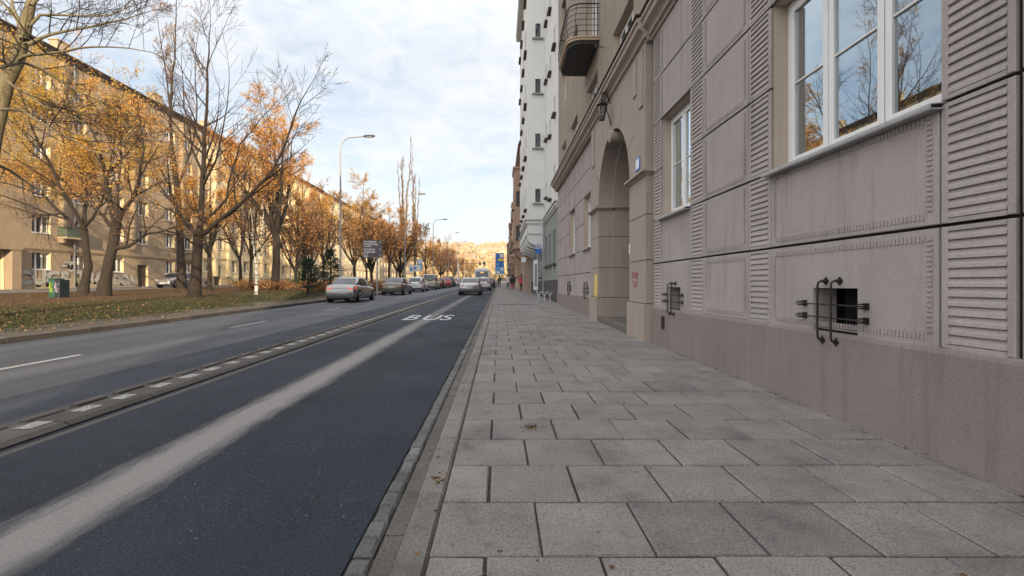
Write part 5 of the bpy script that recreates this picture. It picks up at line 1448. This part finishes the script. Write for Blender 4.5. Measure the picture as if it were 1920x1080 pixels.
# ------------------------------------------------------------------ vehicles
def ringsec(y, w, zb, zt, crown=.03, tum=.93):
    """half-section mirrored: list of points round the body at station y"""
    h = zt-zb
    half = [(w*.72, zb), (w*.94, zb+.04), (w*.985, zb+h*.22), (w, zb+h*.45), (w*.985, zb+h*.72), (w*.955, zb+h*.90), (w*tum*.97, zt-.012), (w*.70, zt+crown*.5), (w*.35, zt+crown)]
    pts = [(x, y, z) for x, z in half] + [(-x, y, z) for x, z in reversed(half)]
    return pts
def car(label, x, y, paint, kind='sedan', L=4.6, W=1.80, H=1.46, rz=0, brake=False, group=None, cat='car', taxi=False, name='parked_car', detail=True, plate=None):
    """origin on the ground at the middle of the car; rear at -y, front at +y"""
    z = G(y)-.096 if x > -10.3 else GL(x, y)-.02
    root = empty(name, (x, y, z), label, cat, group, rz, rel=True)
    hw = W/2; yr, yf = -L/2, L/2
    belt = .92 if kind in ('sedan', 'hatch', 'wagon') else 1.05
    if kind == 'van': belt = 1.12
    P = {'sedan': dict(deck=.98, hood=.88, r0=yr+.42, r1=yr+1.30, f1=yf-2.05, f0=yf-1.20),
         'hatch': dict(deck=.98, hood=.90, r0=yr+.10, r1=yr+.62, f1=yf-1.85, f0=yf-.95),
         'wagon': dict(deck=.98, hood=.90, r0=yr+.10, r1=yr+.50, f1=yf-2.05, f0=yf-1.15),
         'suv': dict(deck=1.08, hood=1.02, r0=yr+.10, r1=yr+.48, f1=yf-1.95, f0=yf-1.10),
         'van': dict(deck=1.15, hood=1.08, r0=yr+.05, r1=yr+.25, f1=yf-1.6, f0=yf-.75)}[kind]
    m = MB(); dk, hd = P['deck'], P['hood']
    st = [(yr, .86, .34, dk-.16), (yr+.06, .93, .26, dk-.05), (yr+.18, .975, .22, dk), (P['r0']+.1, .99, .20, dk+.01), (-.6, 1, .19, belt+.02), (.4, 1, .19, belt+.0),
          (P['f0']-.05, .995, .20, hd+.03), (P['f0']+.5, .98, .20, hd-.03), (yf-.28, .95, .22, hd-.15), (yf-.08, .88, .26, hd-.26), (yf, .74, .34, hd-.36)]
    st.sort()
    m.loft([ringsec(a, hw*b, c, d) for a, b, c, d in st])
    body = m.build('body', paint, root, smooth=True)
    # cabin
    c = MB(); b0 = belt-.05
    levels_ = [(0, 0.0, .93), (.5, .5, .865), (.88, .90, .80), (1.0, 1.0, .66)]
    rows = []
    for t, k, wf in levels_:
        zc = b0 + (H-b0)*t
        e = 0 if t < 1 else .22
        ya = P['r0'] + (P['r1']-P['r0'])*k + e; yb = P['f0'] + (P['f1']-P['f0'])*k - e
        ww = hw*wf; cr = .10
        row = []
        N_ = 6
        for i in range(N_+1):                     # right side rear->front with slight bow
            f = i/N_; row.append((ww*(1-.06*(2*f-1)**2), ya+cr+(yb-ya-2*cr)*f, zc))
        row += [(ww*.80, yb-.01, zc), (0, yb+.06*(t < .9), zc), (-ww*.80, yb-.01, zc)]
        for i in range(N_+1):
            f = 1-i/N_; row.append((-ww*(1-.06*(2*f-1)**2), ya+cr+(yb-ya-2*cr)*f, zc))
        row += [(-ww*.80, ya+.01, zc), (0, ya-.05*(t < .9), zc), (ww*.80, ya+.01, zc)]
        rows.append(row)
    c.loft(rows)
    roof = c.build('cabin', paint, root, smooth=True)
    # glazing, a little proud of the cabin
    def lerp_row(t):
        for (t0, r0_), (t1, r1_) in zip(zip([l[0] for l in levels_], rows), list(zip([l[0] for l in levels_], rows))[1:]):
            if t <= t1 + 1e-6:
                f = (t-t0)/(t1-t0); return [Vector(a).lerp(Vector(b), f) for a, b in zip(r0_, r1_)]
    lo, hi = lerp_row(.14), lerp_row(.84); mid = lerp_row(.5)
    def glz(name, idx, push):
        g_ = MB(); push = Vector(push)
        for a, b in zip(idx[:-1], idx[1:]):
            g_.quad(lo[a]+push, lo[b]+push, mid[b]+push, mid[a]+push); g_.quad(mid[a]+push, mid[b]+push, hi[b]+push, hi[a]+push)
        return g_.build(name, MT['carglass'], root, smooth=False, fix=False)
    nR = len(rows[0]); N_ = 6
    glz('windscreen', [N_+1, N_+2, N_+3], (0, .012, .012))
    glz('rear_window', [nR-3, nR-2, nR-1], (0, -.014, .012))
    for s_, idx in ((1, list(range(0, N_+1))), (-1, list(range(N_+4, 2*N_+5)))):
        # side glass stays between the pillars
        pp = [(lo[i], mid[i], hi[i]) for i in idx]
        if s_ < 0: pp = pp[::-1]
        for (i0, i1) in ((0, 3), (3, 6)):
            g_ = MB()
            for i in range(i0, i1):
                q0, q1 = pp[i], pp[i+1]
                f0 = .16 if i == i0 else 0; f1 = .10 if i == i1-1 else 0
                A = [a.lerp(b, f0) for a, b in zip(q0, q1)]; B = [b.lerp(a, f1) for a, b in zip(q0, q1)]
                pu = Vector((.010*s_, 0, .002))
                g_.quad(A[0]+pu, B[0]+pu, B[1]+pu, A[1]+pu); g_.quad(A[1]+pu, B[1]+pu, B[2]+pu, A[2]+pu)
            g_.build('side_window', MT['carglass'], root, fix=False)
    # wheels, arches
    R_ = .325 if kind in ('sedan', 'hatch', 'wagon') else .35
    for ya in (yr+.82, yf-.86):
        for s_ in (-1, 1):
            xo = s_*(hw-.0)
            a = MB(); a.tube([(xo-s_*.20, ya, R_+.01), (xo+s_*.006, ya, R_+.01)], R_+.055, 20); a.build('wheel_arch', MT['black'], root)
            t = MB(); t.tube([(xo-s_*.19, ya, R_), (xo-s_*.02, ya, R_), (xo+s_*.016, ya, R_), (xo+s_*.022, ya, R_)], [R_, R_, R_-.02, R_-.06], 20)
            to = t.build('tyre', MT['rubber'], root)
            r_ = MB(); r_.tube([(xo+s_*.0, ya, R_), (xo+s_*.026, ya, R_)], .055, 8)
            for k in range(7):
                an = k*2*math.pi/7; d = Vector((0, math.cos(an), math.sin(an))); 
                r_.obox(Vector((xo+s_*.024, ya, R_))+d*.125, Vector((.005, 0, 0)), d*.095, d.cross(Vector((1, 0, 0)))*.018)
            ring_ = [(xo+s_*.024, ya+.225*math.cos(k*math.pi/8), R_+.225*math.sin(k*math.pi/8)) for k in range(17)]
            r_.tube(ring_, .014, 4, cap=False); r_.build('rim', MT['rim'], to)
    # lower trim
    b = MB(); b.box(-hw*.86, hw*.86, yr-.012, yr+.25, .24, .40); b.box(-hw*.80, hw*.80, yr+.25, yf-.25, .17, .22); b.box(-hw*.7, hw*.7, yf-.3, yf+.01, .24, .36)
    bevel(b.build('bumper_trim', MT['plastic'], root), .02, 1)
    tl = MT['tail_on'] if brake else MT['tail_off']
    for s_ in (-1, 1):
        q = MB(); xa, xb = s_*hw*.50, s_*hw*.955
        zt = dk-.10 if kind in ('sedan',) else dk+.0; zb_ = zt-.15
        if kind in ('van', 'suv', 'wagon'): zt, zb_, xa = dk+.12, dk-.38, s_*hw*.83
        pts = [(xa, yr+.045, zt), (s_*hw*.84, yr+.075, zt), (xb, yr+.19, zt+.0)]
        low = [(xa, yr-.004, zb_+.04), (s_*hw*.82, yr+.018, zb_), (xb+s_*.012, yr+.15, zb_+.03)]
        n = len(q.v); q.v += [Vector(p)+Vector((0, -.03, 0)) for p in pts+low] + [Vector(p)+Vector((0, .12, 0)) for p in pts+low]
        q.v = [tuple(v) for v in q.v]
        for f in ((0,1,4,3), (1,2,5,4), (6,9,10,7), (7,10,11,8), (0,6,7,1), (1,7,8,2), (3,4,10,9), (4,5,11,10), (2,8,11,5), (0,3,9,6)): q.f.append(f); q.m.append(0)
        q.build('tail_light', tl, root)
        q = MB(); hz = hd-.20; q.obox((s_*hw*.70, yf-.09, hz-.04), Vector((hw*.17, -.05*s_, 0)), Vector((0, .05, 0)), Vector((0, 0, .06))); bevel(q.build('headlight', MT['headlamp'], root), .02, 1)
        q = MB(); q.obox((s_*(hw+.10), P['f0']-.62, belt+.06), Vector((.09, 0, 0)), Vector((0, .045, 0)), Vector((0, 0, .06))); bevel(q.build('wing_mirror', paint, root), .02, 1)
    q = MB(); zpl = dk-.27 if kind != 'sedan' else dk-.30; q.box(-.26, .26, yr-.022, yr+.02, zpl-.06, zpl+.06); q.build('number_plate', MT['plate'], root)
    q = MB(); q.box(-.26, .26, yf-.0, yf+.02, .40, .51); q.build('number_plate', MT['plate'], root)
    q = MB()           # shut line of the boot and a chrome strip
    q.box(-hw*.55, hw*.55, yr-.006, yr+.03, zpl+.10, zpl+.115); q.build('boot_line', MT['plastic'], root)
    if detail:
        for s_ in (-1, 1):
            for yd in (-.05, -1.05 if kind != 'van' else -1.2):
                q = MB(); q.box(min(s_*(hw-.004), s_*(hw+.004)), max(s_*(hw-.004), s_*(hw+.004)), yd-.006, yd+.006, .34, belt-.06); q.build('door_gap', MT['black'], root)
                q = MB(); q.box(min(s_*(hw-.01), s_*(hw+.016)), max(s_*(hw-.01), s_*(hw+.016)), yd+.10, yd+.26, belt-.16, belt-.135); q.build('door_handle', paint, root)
    if taxi:
        q = MB(); q.box(-.22, .22, -.25, -.08, H+.0, H+.13); bevel(q.build('roof_sign', MT['whitesign'], root), .03, 2)
    return root
silver = carpaint('silver_beige_paint', (.30, .295, .285), .75, .25); bronze = carpaint('bronze_paint', (.16, .135, .105), .7); white = carpaint('white_paint', (.62, .62, .62), 0, .3)
beige = carpaint('beige_paint', (.36, .34, .29), .2); darkred = carpaint('dark_red_paint', (.12, .012, .015)); redp = carpaint('red_paint_car', (.42, .02, .025), .1)
greyp = carpaint('dark_grey_paint', (.06, .06, .065)); silver2 = carpaint('light_silver_paint', (.36, .36, .36), .75, .25); orangep = carpaint('copper_paint', (.35, .16, .08)); black_ = carpaint('black_paint', (.015, .015, .018), .2)
LQ = 'cars queuing in the left lane'
car('silver-beige sedan with lit brake lights, last in the queue by the lawn', -9.05, 29.5, silver, 'sedan', 4.65, 1.80, 1.45, brake=True, group=LQ, name='car')
car('bronze estate-like sedan second in the queue beside the direction sign', -8.98, 42.2, bronze, 'sedan', 4.8, 1.86, 1.46, group=LQ, name='car')
car('white taxi with roof sign, third in the queue', -8.9, 52.3, white, 'hatch', 4.6, 1.80, 1.52, group=LQ, taxi=True, name='car')
car('boxy beige van, tallest in the queue', -8.8, 62.0, beige, 'van', 4.7, 1.88, 1.95, group=LQ, name='van', cat='van')
car('dark red hatchback just ahead of the beige van', -8.75, 69.5, darkred, 'hatch', 4.2, 1.76, 1.55, group=LQ, name='car')
car('bright red hatchback with lit tail lights in the queue', -8.6, 76.0, redp, 'hatch', 4.1, 1.74, 1.5, brake=True, group=LQ, name='car')
car('dark grey off-roader towering behind the red hatchback', -8.7, 83.5, greyp, 'suv', 4.6, 1.88, 1.80, group=LQ, name='car')
car('white hatchback ahead of the grey off-roader', -8.5, 91.5, white, 'hatch', 4.3, 1.78, 1.52, group=LQ, name='car')
car('black car ahead of the white hatchback', -8.6, 99, black_, 'sedan', 4.5, 1.8, 1.45, group=LQ, name='car', detail=False)
car('copper-coloured car with rear lights on, near the head of the queue', -8.3, 107, orangep, 'hatch', 4.3, 1.78, 1.6, brake=True, group=LQ, name='car', detail=False)
car('silver car farthest ahead in the left queue', -8.5, 116, silver2, 'wagon', 4.5, 1.8, 1.5, group=LQ, name='car', detail=False)
car('pale beige car in the middle lane level with the copper one', -5.6, 97, silver2, 'hatch', 4.3, 1.8, 1.55, group=LQ, name='car', detail=False)
car('dark car in the middle lane far ahead', -5.7, 112, greyp, 'hatch', 4.3, 1.8, 1.5, name='car', detail=False)
car('silver sedan driving in the bus lane past the painted letters', -2.50, 41.9, silver2, 'sedan', 4.7, 1.84, 1.45, name='car')
car('white taxi between the silver sedan and the bus', -1.95, 57.5, white, 'hatch', 4.5, 1.8, 1.5, taxi=True, name='car')
car('silver car parked facing the camera on the service road behind the trees', -34.9, 51.8, silver2, 'suv', 4.4, 1.8, 1.62, rz=math.pi, name='parked_car')
car('white car parked behind the pines on the service road', -34.3, 93, white, 'hatch', 4.3, 1.8, 1.5, rz=math.pi, name='parked_car', detail=False)
# bus
B = empty('bus', (-2.95, 86, G(80)-.1), 'white city bus seen from behind, stopped in the bus lane', 'bus', rel=True)
m = MB(); W2, HB, LB = 1.26, 3.0, 11.5
prof = [(-W2, .35), (-W2, 2.6), (-W2+.06, 2.85), (-W2+.25, 3.0), (W2-.25, 3.0), (W2-.06, 2.85), (W2, 2.6), (W2, .35), (W2-.1, .28), (-W2+.1, .28)]
m.loft([[(a*f, y_, .3+(b-.3)*g_) for a, b in prof] for y_, f, g_ in ((-LB/2, .97, .985), (-LB/2+.08, 1, 1), (LB/2-.2, 1, 1), (LB/2, .95, .97))]); m.build('body', white, B)
m = MB(); m.box(-1.02, 1.02, -LB/2-.03, -LB/2+.02, 1.62, 2.62); bevel(m.build('rear_window', MT['carglass'], B), .06, 2)
m = MB(); m.box(-.28, .28, -LB/2-.035, -LB/2-.03, 2.36, 2.50); m.build('line_display', MT['amber'], B)
for s_ in (-1, 1):
    m = MB(); m.box(min(s_*1.0, s_*1.18), max(s_*1.0, s_*1.18), -LB/2-.02, -LB/2+.05, .75, 1.35); m.build('tail_light', MT['tail_on'], B)
    m = MB(); m.box(min(s_*(W2-.02), s_*(W2+.012)), max(s_*(W2-.02), s_*(W2+.012)), -LB/2+.5, LB/2-.6, 1.4, 2.5); m.build('side_window', MT['carglass'], B)
    for ya in (-LB/2+2.6, LB/2-2.4):
        m = MB(); m.tube([(s_*(W2-.3), ya, .48), (s_*(W2+.01), ya, .48)], .48, 18); m.build('tyre', MT['rubber'], B)
m = MB(); m.box(-W2+.1, W2-.1, -LB/2-.015, -LB/2+.1, .36, .62); m.build('bumper', MT['plastic'], B)
m = MB(); m.box(-.8, .8, -LB/2+1.0, -LB/2+4, 2.99, 3.25); bevel(m.build('roof_unit', white, B), .08, 2)
m = MB(); m.box(-.9, .9, -LB/2-.02, -LB/2+.02, .85, 1.42); m.build('engine_flap', MT['grey_wall'], B)
m = MB(); m.box(-.26, .26, -LB/2-.03, -LB/2-.02, .68, .80); m.build('number_plate', MT['plate'], B)
# far oncoming-side bus stop side: dark blue small van right of the bus
car('dark navy car half hidden at the kerb to the right of the bus', -1.55, 73, carpaint('navy_paint', (.02, .025, .07), .2), 'hatch', 4.2, 1.7, 1.5, name='car', detail=False)

# ------------------------------------------------------------------ street furniture
LG = 'street lamps along the lawn kerb'
def street_lamp(x, y, H, label):
    r = empty('street_lamp', (x, y, GL(x, y)), label, 'street lamp', LG, rel=True)
    m = MB(); m.tube([(0, 0, 0), (0, 0, 1.2), (0, 0, 1.22), (0, 0, H-1.0)], [.11, .10, .075, .05], 10); m.build('pole', MT['polegrey'], r)
    m = MB(); pts = [(0, 0, H-1.0)] + [(.75*(1-math.cos(a)), 0, H-1.0+.95*math.sin(a)) for a in [R(v) for v in range(12, 91, 13)]] + [(1.7, 0, H+.03)]
    m.tube(pts, .045, 8); m.build('arm', MT['polegrey'], r)
    m = MB(); m.loft([[(xx, -w_, z0), (xx, w_, z0), (xx, w_, z1), (xx, w_*.5, z1+.04), (xx, -w_*.5, z1+.04), (xx, -w_, z1)] for xx, w_, z0, z1 in ((1.6, .06, H-.02, H+.05), (1.75, .13, H-.03, H+.07), (2.2, .15, H+.0, H+.08), (2.36, .08, H+.03, H+.07))])
    h = m.build('lamp_head', MT['plastic'], r)
    m = MB(); m.box(1.8, 2.2, -.1, .1, H-.05, H-.028); m.build('lens', MT['whitesign'], h)
    return r
for i, (yy, lab) in enumerate(((33, 'nearest tall grey street lamp, behind the silver-beige sedan'), (55.5, 'second tall street lamp, just right of the poplars base'), (79, 'third street lamp, standing free against the sky'), (102, 'fourth street lamp, smaller with distance'), (125, 'fifth street lamp, faint near the far trees'), (150, 'sixth and farthest street lamp by the end of the lawn'))):
    street_lamp(-10.95, yy, 11.0, lab)
# brown direction board
sy = 38.0; sx0 = (707-VPX)*sy/F
S = empty('direction_sign', (sx0, sy, GL(sx0, sy)), 'brown direction board with white place names on a grey post', 'sign')
m = MB(); m.tube([(sx0, sy+.05, GL(sx0, sy)), (sx0, sy+.05, 3.9)], .06, 10); m.build('post', MT['galv'], S)
tl_, br_ = at(681, 450, sy), at(717, 483, sy); 
m = MB(); m.box(tl_.x, br_.x, sy-.03, sy-.002, br_.z, tl_.z); m.build('board', MT['brownsign'], S)
m = MB(); m.box(tl_.x, br_.x, sy-.036, sy-.031, tl_.z-.02, tl_.z); m.box(tl_.x, br_.x, sy-.036, sy-.031, tl_.z-.60, tl_.z-.585); m.box(tl_.x, br_.x, sy-.036, sy-.031, tl_.z-1.14, tl_.z-1.125); m.build('board_line', MT['plastic'], S)
RX = Matrix.Rotation(R(90), 4, 'X')
for txt, dz, sz in (('Powiatowy', .20, .22), ('Urząd Pracy', .40, .22), ('ul. Wąwozowa', .54, .10), ('Cmentarz', .80, .22), ('Podgórski', 1.00, .22), ('al. Pokoju', 1.11, .09), ('Zoo', 1.32, .2)):
    text_obj('lettering', txt, sz, MT['whitesign'], Matrix.Translation((tl_.x+.06, sy-.034, tl_.z-dz)) @ RX, S, extrude=.002, offset=.004)
for dz in (.22, .80, 1.28):
    m = MB(); xx = br_.x-.16; z = tl_.z-dz+.05; m.tube([(xx, sy-.036, z-.07), (xx, sy-.036, z+.07)], .012, 4); m.tube([(xx-.05, sy-.036, z+.02), (xx, sy-.036, z+.08), (xx+.05, sy-.036, z+.02)], .012, 4); m.build('arrow', MT['whitesign'], S)
# green bin with paint
bx, by = -24.6, 26.8; bz = GL(bx, by)
Bn = empty('litter_bin', (bx, by, bz), 'square green litter bin with colourful scrawls on the lawn under the trees', 'bin', rz=0, rel=True)
m = MB(); m.box(-.30, .03, -.32, .32, .0, 1.02); bevel(m.build('body', MT['greenbin'], Bn), .03, 2)
m = MB(); m.box(.032, .33, -.34, .30, .0, 1.0); bevel(m.build('side_box', MT['darkbin'], Bn), .03, 2)
m = MB(); m.box(-.32, .04, -.34, .34, 1.02, 1.08); bevel(m.build('lid', MT['greenbin'], Bn), .02, 1)
rs = random.Random(4)
for cx_, mt, nm in ((-.14, 'yellowpaint', 'yellow scrawl'), (.18, 'pinkpaint', 'pink and white scrawl')):
    m = MB(); yf_ = -.322 if cx_ < 0 else -.342
    pts = [(cx_-.10, yf_, .35), (cx_+.08, yf_, .5), (cx_-.09, yf_, .62), (cx_+.1, yf_, .75), (cx_-.05, yf_, .85), (cx_-.1, yf_, .6), (cx_+.02, yf_, .28), (cx_+.12, yf_, .4)]
    m.tube(pts, .022, 5); o = m.build('painted_scrawl', MT[mt], Bn); o['label'] = nm
# blue and white signs on the lawn
def plate_sign(px, py, Y, w_, h, mt, label, base_mt='galv', extra=None, cat='sign'):
    c = at(px, py, Y); gz_ = GL(c.x, Y) if c.x < -10.4 else G(Y)
    r = empty('road_sign', (c.x, Y, gz_), label, cat)
    m = MB(); m.tube([(c.x, Y+.03, gz_), (c.x, Y+.03, c.z+h/2)], .035, 8); m.build('post', MT[base_mt], r)
    m = MB(); m.box(c.x-w_/2, c.x+w_/2, Y-.03, Y-.006, c.z-h/2, c.z+h/2); b = m.build('plate', MT[mt], r)
    if extra:
        for (a0, a1, b0, b1, mm) in extra:
            m = MB(); m.box(c.x-w_/2+w_*a0, c.x-w_/2+w_*a1, Y-.034, Y-.031, c.z-h/2+h*b0, c.z-h/2+h*b1); m.build('panel', MT[mm], b)
    return r, c
plate_sign(778, 503, 68, 1.7, .9, 'whitesign', 'wide white sign with blue patches beside the hedge on the left', extra=((.05, .3, .1, .6, 'ltblue'), (.42, .6, .3, .7, 'blue')))
plate_sign(787, 496, 69.5, .8, 1.5, 'ltblue', 'light blue arrow-shaped sign right behind the wide white sign', extra=((.2, .8, .55, .95, 'whitesign'),))
plate_sign(937, 488, 84, 1.5, 2.5, 'blue', 'big blue sign at the right kerb beyond the bus stop', extra=((.5, .95, .70, .92, 'whitesign'), (.3, 1.0, .45, .62, 'yellow'), (.1, .4, .1, .3, 'ltblue')))
plate_sign(937, 507, 66, 1.25, .95, 'ltblue', 'light blue plate below the big blue sign, on its own kerbside post', extra=((.1, .5, .1, .4, 'whitesign'), (.6, .9, .5, .9, 'whitesign')))
plate_sign(982, 487, 34.5, .34, .34, 'whitesign', 'small white plate on a pole by the grey wall', extra=None)
# bus stop pillar sign near the grey wall
c = at(1008, 465, 29.5)
BS = empty('bus_stop_sign', (c.x, 29.5, G(29.5)), 'bus stop sign with white bus symbol on a pole with timetable case', 'bus stop')
m = MB(); m.tube([(c.x, 29.5, G(29.5)), (c.x, 29.5, c.z+.25)], .035, 8); m.build('pole', MT['galv'], BS)
m = MB(); m.box(c.x-.16, c.x+.20, 29.44, 29.462, c.z-.33, c.z+.22, 0); p_ = m.build('plate', MT['blue'], BS)
m = MB(); m.box(c.x-.12, c.x+.16, 29.432, 29.438, c.z-.04, c.z+.17); q_ = m.build('white_field', MT['whitesign'], p_)
m = MB(); m.box(c.x-.07, c.x+.11, 29.426, 29.431, c.z+.035, c.z+.11); m.disc((c.x-.03, 29.426, c.z+.03), (0, 1, 0), .022, 10, 0, .005); m.disc((c.x+.07, 29.426, c.z+.03), (0, 1, 0), .022, 10, 0, .005); m.build('bus_symbol', MT['plastic'], p_)
m = MB(); m.box(c.x-.26, c.x+.02, 29.40, 29.46, .9, 2.72); bevel(m.build('timetable_case', MT['whitesign'], BS), .01, 1)
m = MB(); m.box(c.x-.20, c.x-.04, 29.392, 29.399, 1.1, 2.5); m.box(c.x+.10, c.x+.26, 29.42, 29.46, 2.05, 2.68); m.build('timetable', MT['grey_wall'], BS)
# white folding frame rack standing by the wall
c = Vector((2.55, 27.6, G(27.6)))
RK = empty('bicycle_rack', c, 'small white tubular rack on the pavement by the dark plinth', 'rack')
for dx in (-.34, .02, .38):
    m = MB(); x = c.x+dx*.9; m.tube([(x, 27.6, c.z), (x, 27.6, c.z+.30), (x-.16, 27.5, c.z+.55)], .022, 6); m.tube([(x, 27.6, c.z+.30), (x+.18, 27.7, c.z+.52)], .022, 6); m.build('hoop', MT['whitesign'], RK)
m = MB(); m.tube([(c.x-.45, 27.55, c.z+.5), (c.x+.5, 27.65, c.z+.5)], .022, 6); m.tube([(c.x-.4, 27.6, c.z+.02), (c.x+.4, 27.6, c.z+.02)], .02, 6); m.build('cross_rail', MT['galv'], RK)
# traffic signal gantry
TS = empty('traffic_signal', (-10.9, 128, G(128)), 'traffic signal arm reaching across the road in front of the golden trees', 'traffic light')
zA = 1.25+(HOR-494)*128/F
m = MB(); m.tube([(-10.9, 128, G(128)), (-10.9, 128, zA)], .12, 8); m.build('post', MT['polegrey'], TS)
m = MB(); m.tube([(-10.9, 128, zA), (-3.6, 128, zA)], .07, 8); m.build('arm', MT['plastic'], TS)
for xx in (-5.3, -4.1):
    m = MB(); m.box(xx-.3, xx+.3, 127.8, 128.1, zA-.55, zA+.55); h = m.build('signal_head', MT['plastic'], TS)
    for k in range(3):
        m = MB(); m.disc((xx, 127.8, zA+.33-.33*k), (0, -1, 0), .11, 12, 0, .03); m.build('signal_lens', MT['tail_off'] if k == 0 else MT['pane'], h)

# ------------------------------------------------------------------ people on the far pavement
def person(x, y, label, H=1.72, coat='blackcloth', legs='navy', face=0, stride=.22, name='person', arm=.12):
    z = G(y)+.002; r_ = random.Random(int(x*100+y)); 
    root = empty(name, (x, y, z), label, 'person', rz=face, rel=True)
    k = H/1.72
    V = {'pel': (0, 0, .95), 'chest': (0, .02, 1.28), 'neck': (0, .02, 1.45), 'headb': (0, .03, 1.54), 'head': (0, .04, 1.66),
         'sl': (-.18, .02, 1.40), 'el': (-.25, -arm, 1.12), 'hl': (-.24, arm*.3, .86), 'sr': (.18, .02, 1.40), 'er': (.25, arm*.8, 1.13), 'hr': (.24, arm*1.8, .90),
         'pl': (-.09, 0, .90), 'kl': (-.10, stride*.55, .50), 'al': (-.10, stride*.6, .09), 'tl': (-.10, stride*.6+.15, .04),
         'pr': (.09, 0, .90), 'kr': (.10, -stride*.25, .50), 'ar': (.10, -stride, .10), 'tr': (.10, -stride+.14, .035)}
    RAD = {'pel': .135, 'chest': .15, 'neck': .06, 'headb': .075, 'head': .095, 'sl': .075, 'el': .05, 'hl': .038, 'sr': .075, 'er': .05, 'hr': .038, 'pl': .10, 'kl': .065, 'al': .045, 'tl': .04, 'pr': .10, 'kr': .065, 'ar': .045, 'tr': .04}
    E = [('pel', 'chest'), ('chest', 'neck'), ('neck', 'headb'), ('headb', 'head'), ('chest', 'sl'), ('sl', 'el'), ('el', 'hl'), ('chest', 'sr'), ('sr', 'er'), ('er', 'hr'), ('pel', 'pl'), ('pl', 'kl'), ('kl', 'al'), ('al', 'tl'), ('pel', 'pr'), ('pr', 'kr'), ('kr', 'ar'), ('ar', 'tr')]
    keys = list(V); me = bpy.data.meshes.new('tmp'); me.from_pydata([Vector(V[q])*k for q in keys], [(keys.index(a), keys.index(b)) for a, b in E], [])
    o = bpy.data.objects.new('tmp', me); COL.objects.link(o)
    sk = o.modifiers.new('s', 'SKIN'); sv = me.skin_vertices[0].data
    for i, q in enumerate(keys): sv[i].radius = (RAD[q]*k,)*2
    sv[0].use_root = True
    ss = o.modifiers.new('u', 'SUBSURF'); ss.levels = ss.render_levels = 1
    dg = bpy.context.evaluated_depsgraph_get(); me2 = bpy.data.meshes.new_from_object(o.evaluated_get(dg)); bpy.data.objects.remove(o)
    me2.materials.clear()
    for mm in ('skin', coat, legs, 'plastic', 'hair'): me2.materials.append(MT[mm])
    for p in me2.polygons:
        cz = p.center.z/k; cy = p.center.y/k
        p.material_index = 3 if cz < .12 else 2 if cz < .88 and abs(p.center.x) < .2*k else (1 if cz < 1.47 and not (cz < .90) else 0)
        if cz > 1.62 or (cz > 1.5 and cy < .02): p.material_index = 4
        p.use_smooth = True
    b = bpy.data.objects.new('body', me2); COL.objects.link(b); b.parent = root
    m = MB(); hc = Vector((0, .02, 1.69))*k
    m.loft([[(math.cos(a)*rr*k, .02*k+math.sin(a)*rr*k, zz_*k) for a in [j*math.pi/5 for j in range(10)]] for zz_, rr in ((1.58, .10), (1.64, .112), (1.72, .108), (1.78, .07), (1.80, .02))])
    m.v = [(a, b_-.018, c_) for a, b_, c_ in m.v]
    m.build('hair', MT['hair'], root, smooth=True)
    m = MB(); m.loft([[(math.cos(a)*rr*k, math.sin(a)*rr*.7*k+.01, zz_*k) for a in [j*math.pi/6 for j in range(12)]] for zz_, rr in ((.80, .20), (.95, .19), (1.15, .185), (1.35, .20), (1.44, .12))], cap=False); m.build('coat', MT[coat], root, smooth=True)
    return root
person(.95, 55, 'person in pale top and blue trousers walking ahead on the pavement, left of the pair', 1.75, 'whitecloth', 'navy')
person(1.62, 57, 'person in black coat walking beside the one in pale top', 1.72, 'blackcloth', 'blackcloth', stride=.18)
person(1.32, 51.5, 'person in dark jacket and red trousers on the pavement', 1.62, 'blackcloth', 'red', stride=.1)
person(2.15, 47.5, 'person in red-brown coat standing close to the brown house wall', 1.7, 'red', 'blackcloth', face=2.6, stride=.03)
person(-.05, 70, 'distant dark figure at the kerb beyond the signs', 1.72, 'blackcloth', 'blackcloth', stride=.1)

# ------------------------------------------------------------------ thin autumn air
m = MB(); m.box(-420, 420, -420, 1000, -8, 128)
hz = m.build('haze', MT['black']); hz.data.materials.clear(); hm = bpy.data.materials.new('thin_haze'); hm.use_nodes = True
ht = hm.node_tree; ht.nodes.clear(); ho = N(ht, 'ShaderNodeOutputMaterial'); hv = N(ht, 'ShaderNodeVolumePrincipled')
hv.inputs['Color'].default_value = (.93, .95, 1, 1); hv.inputs['Density'].default_value = .0004; hv.inputs['Anisotropy'].default_value = .2
ht.links.new(hv.outputs[0], ho.inputs['Volume']); hz.data.materials.append(hm); tag(hz, 'thin pale haze filling the far end of the street', 'haze', kind='stuff')
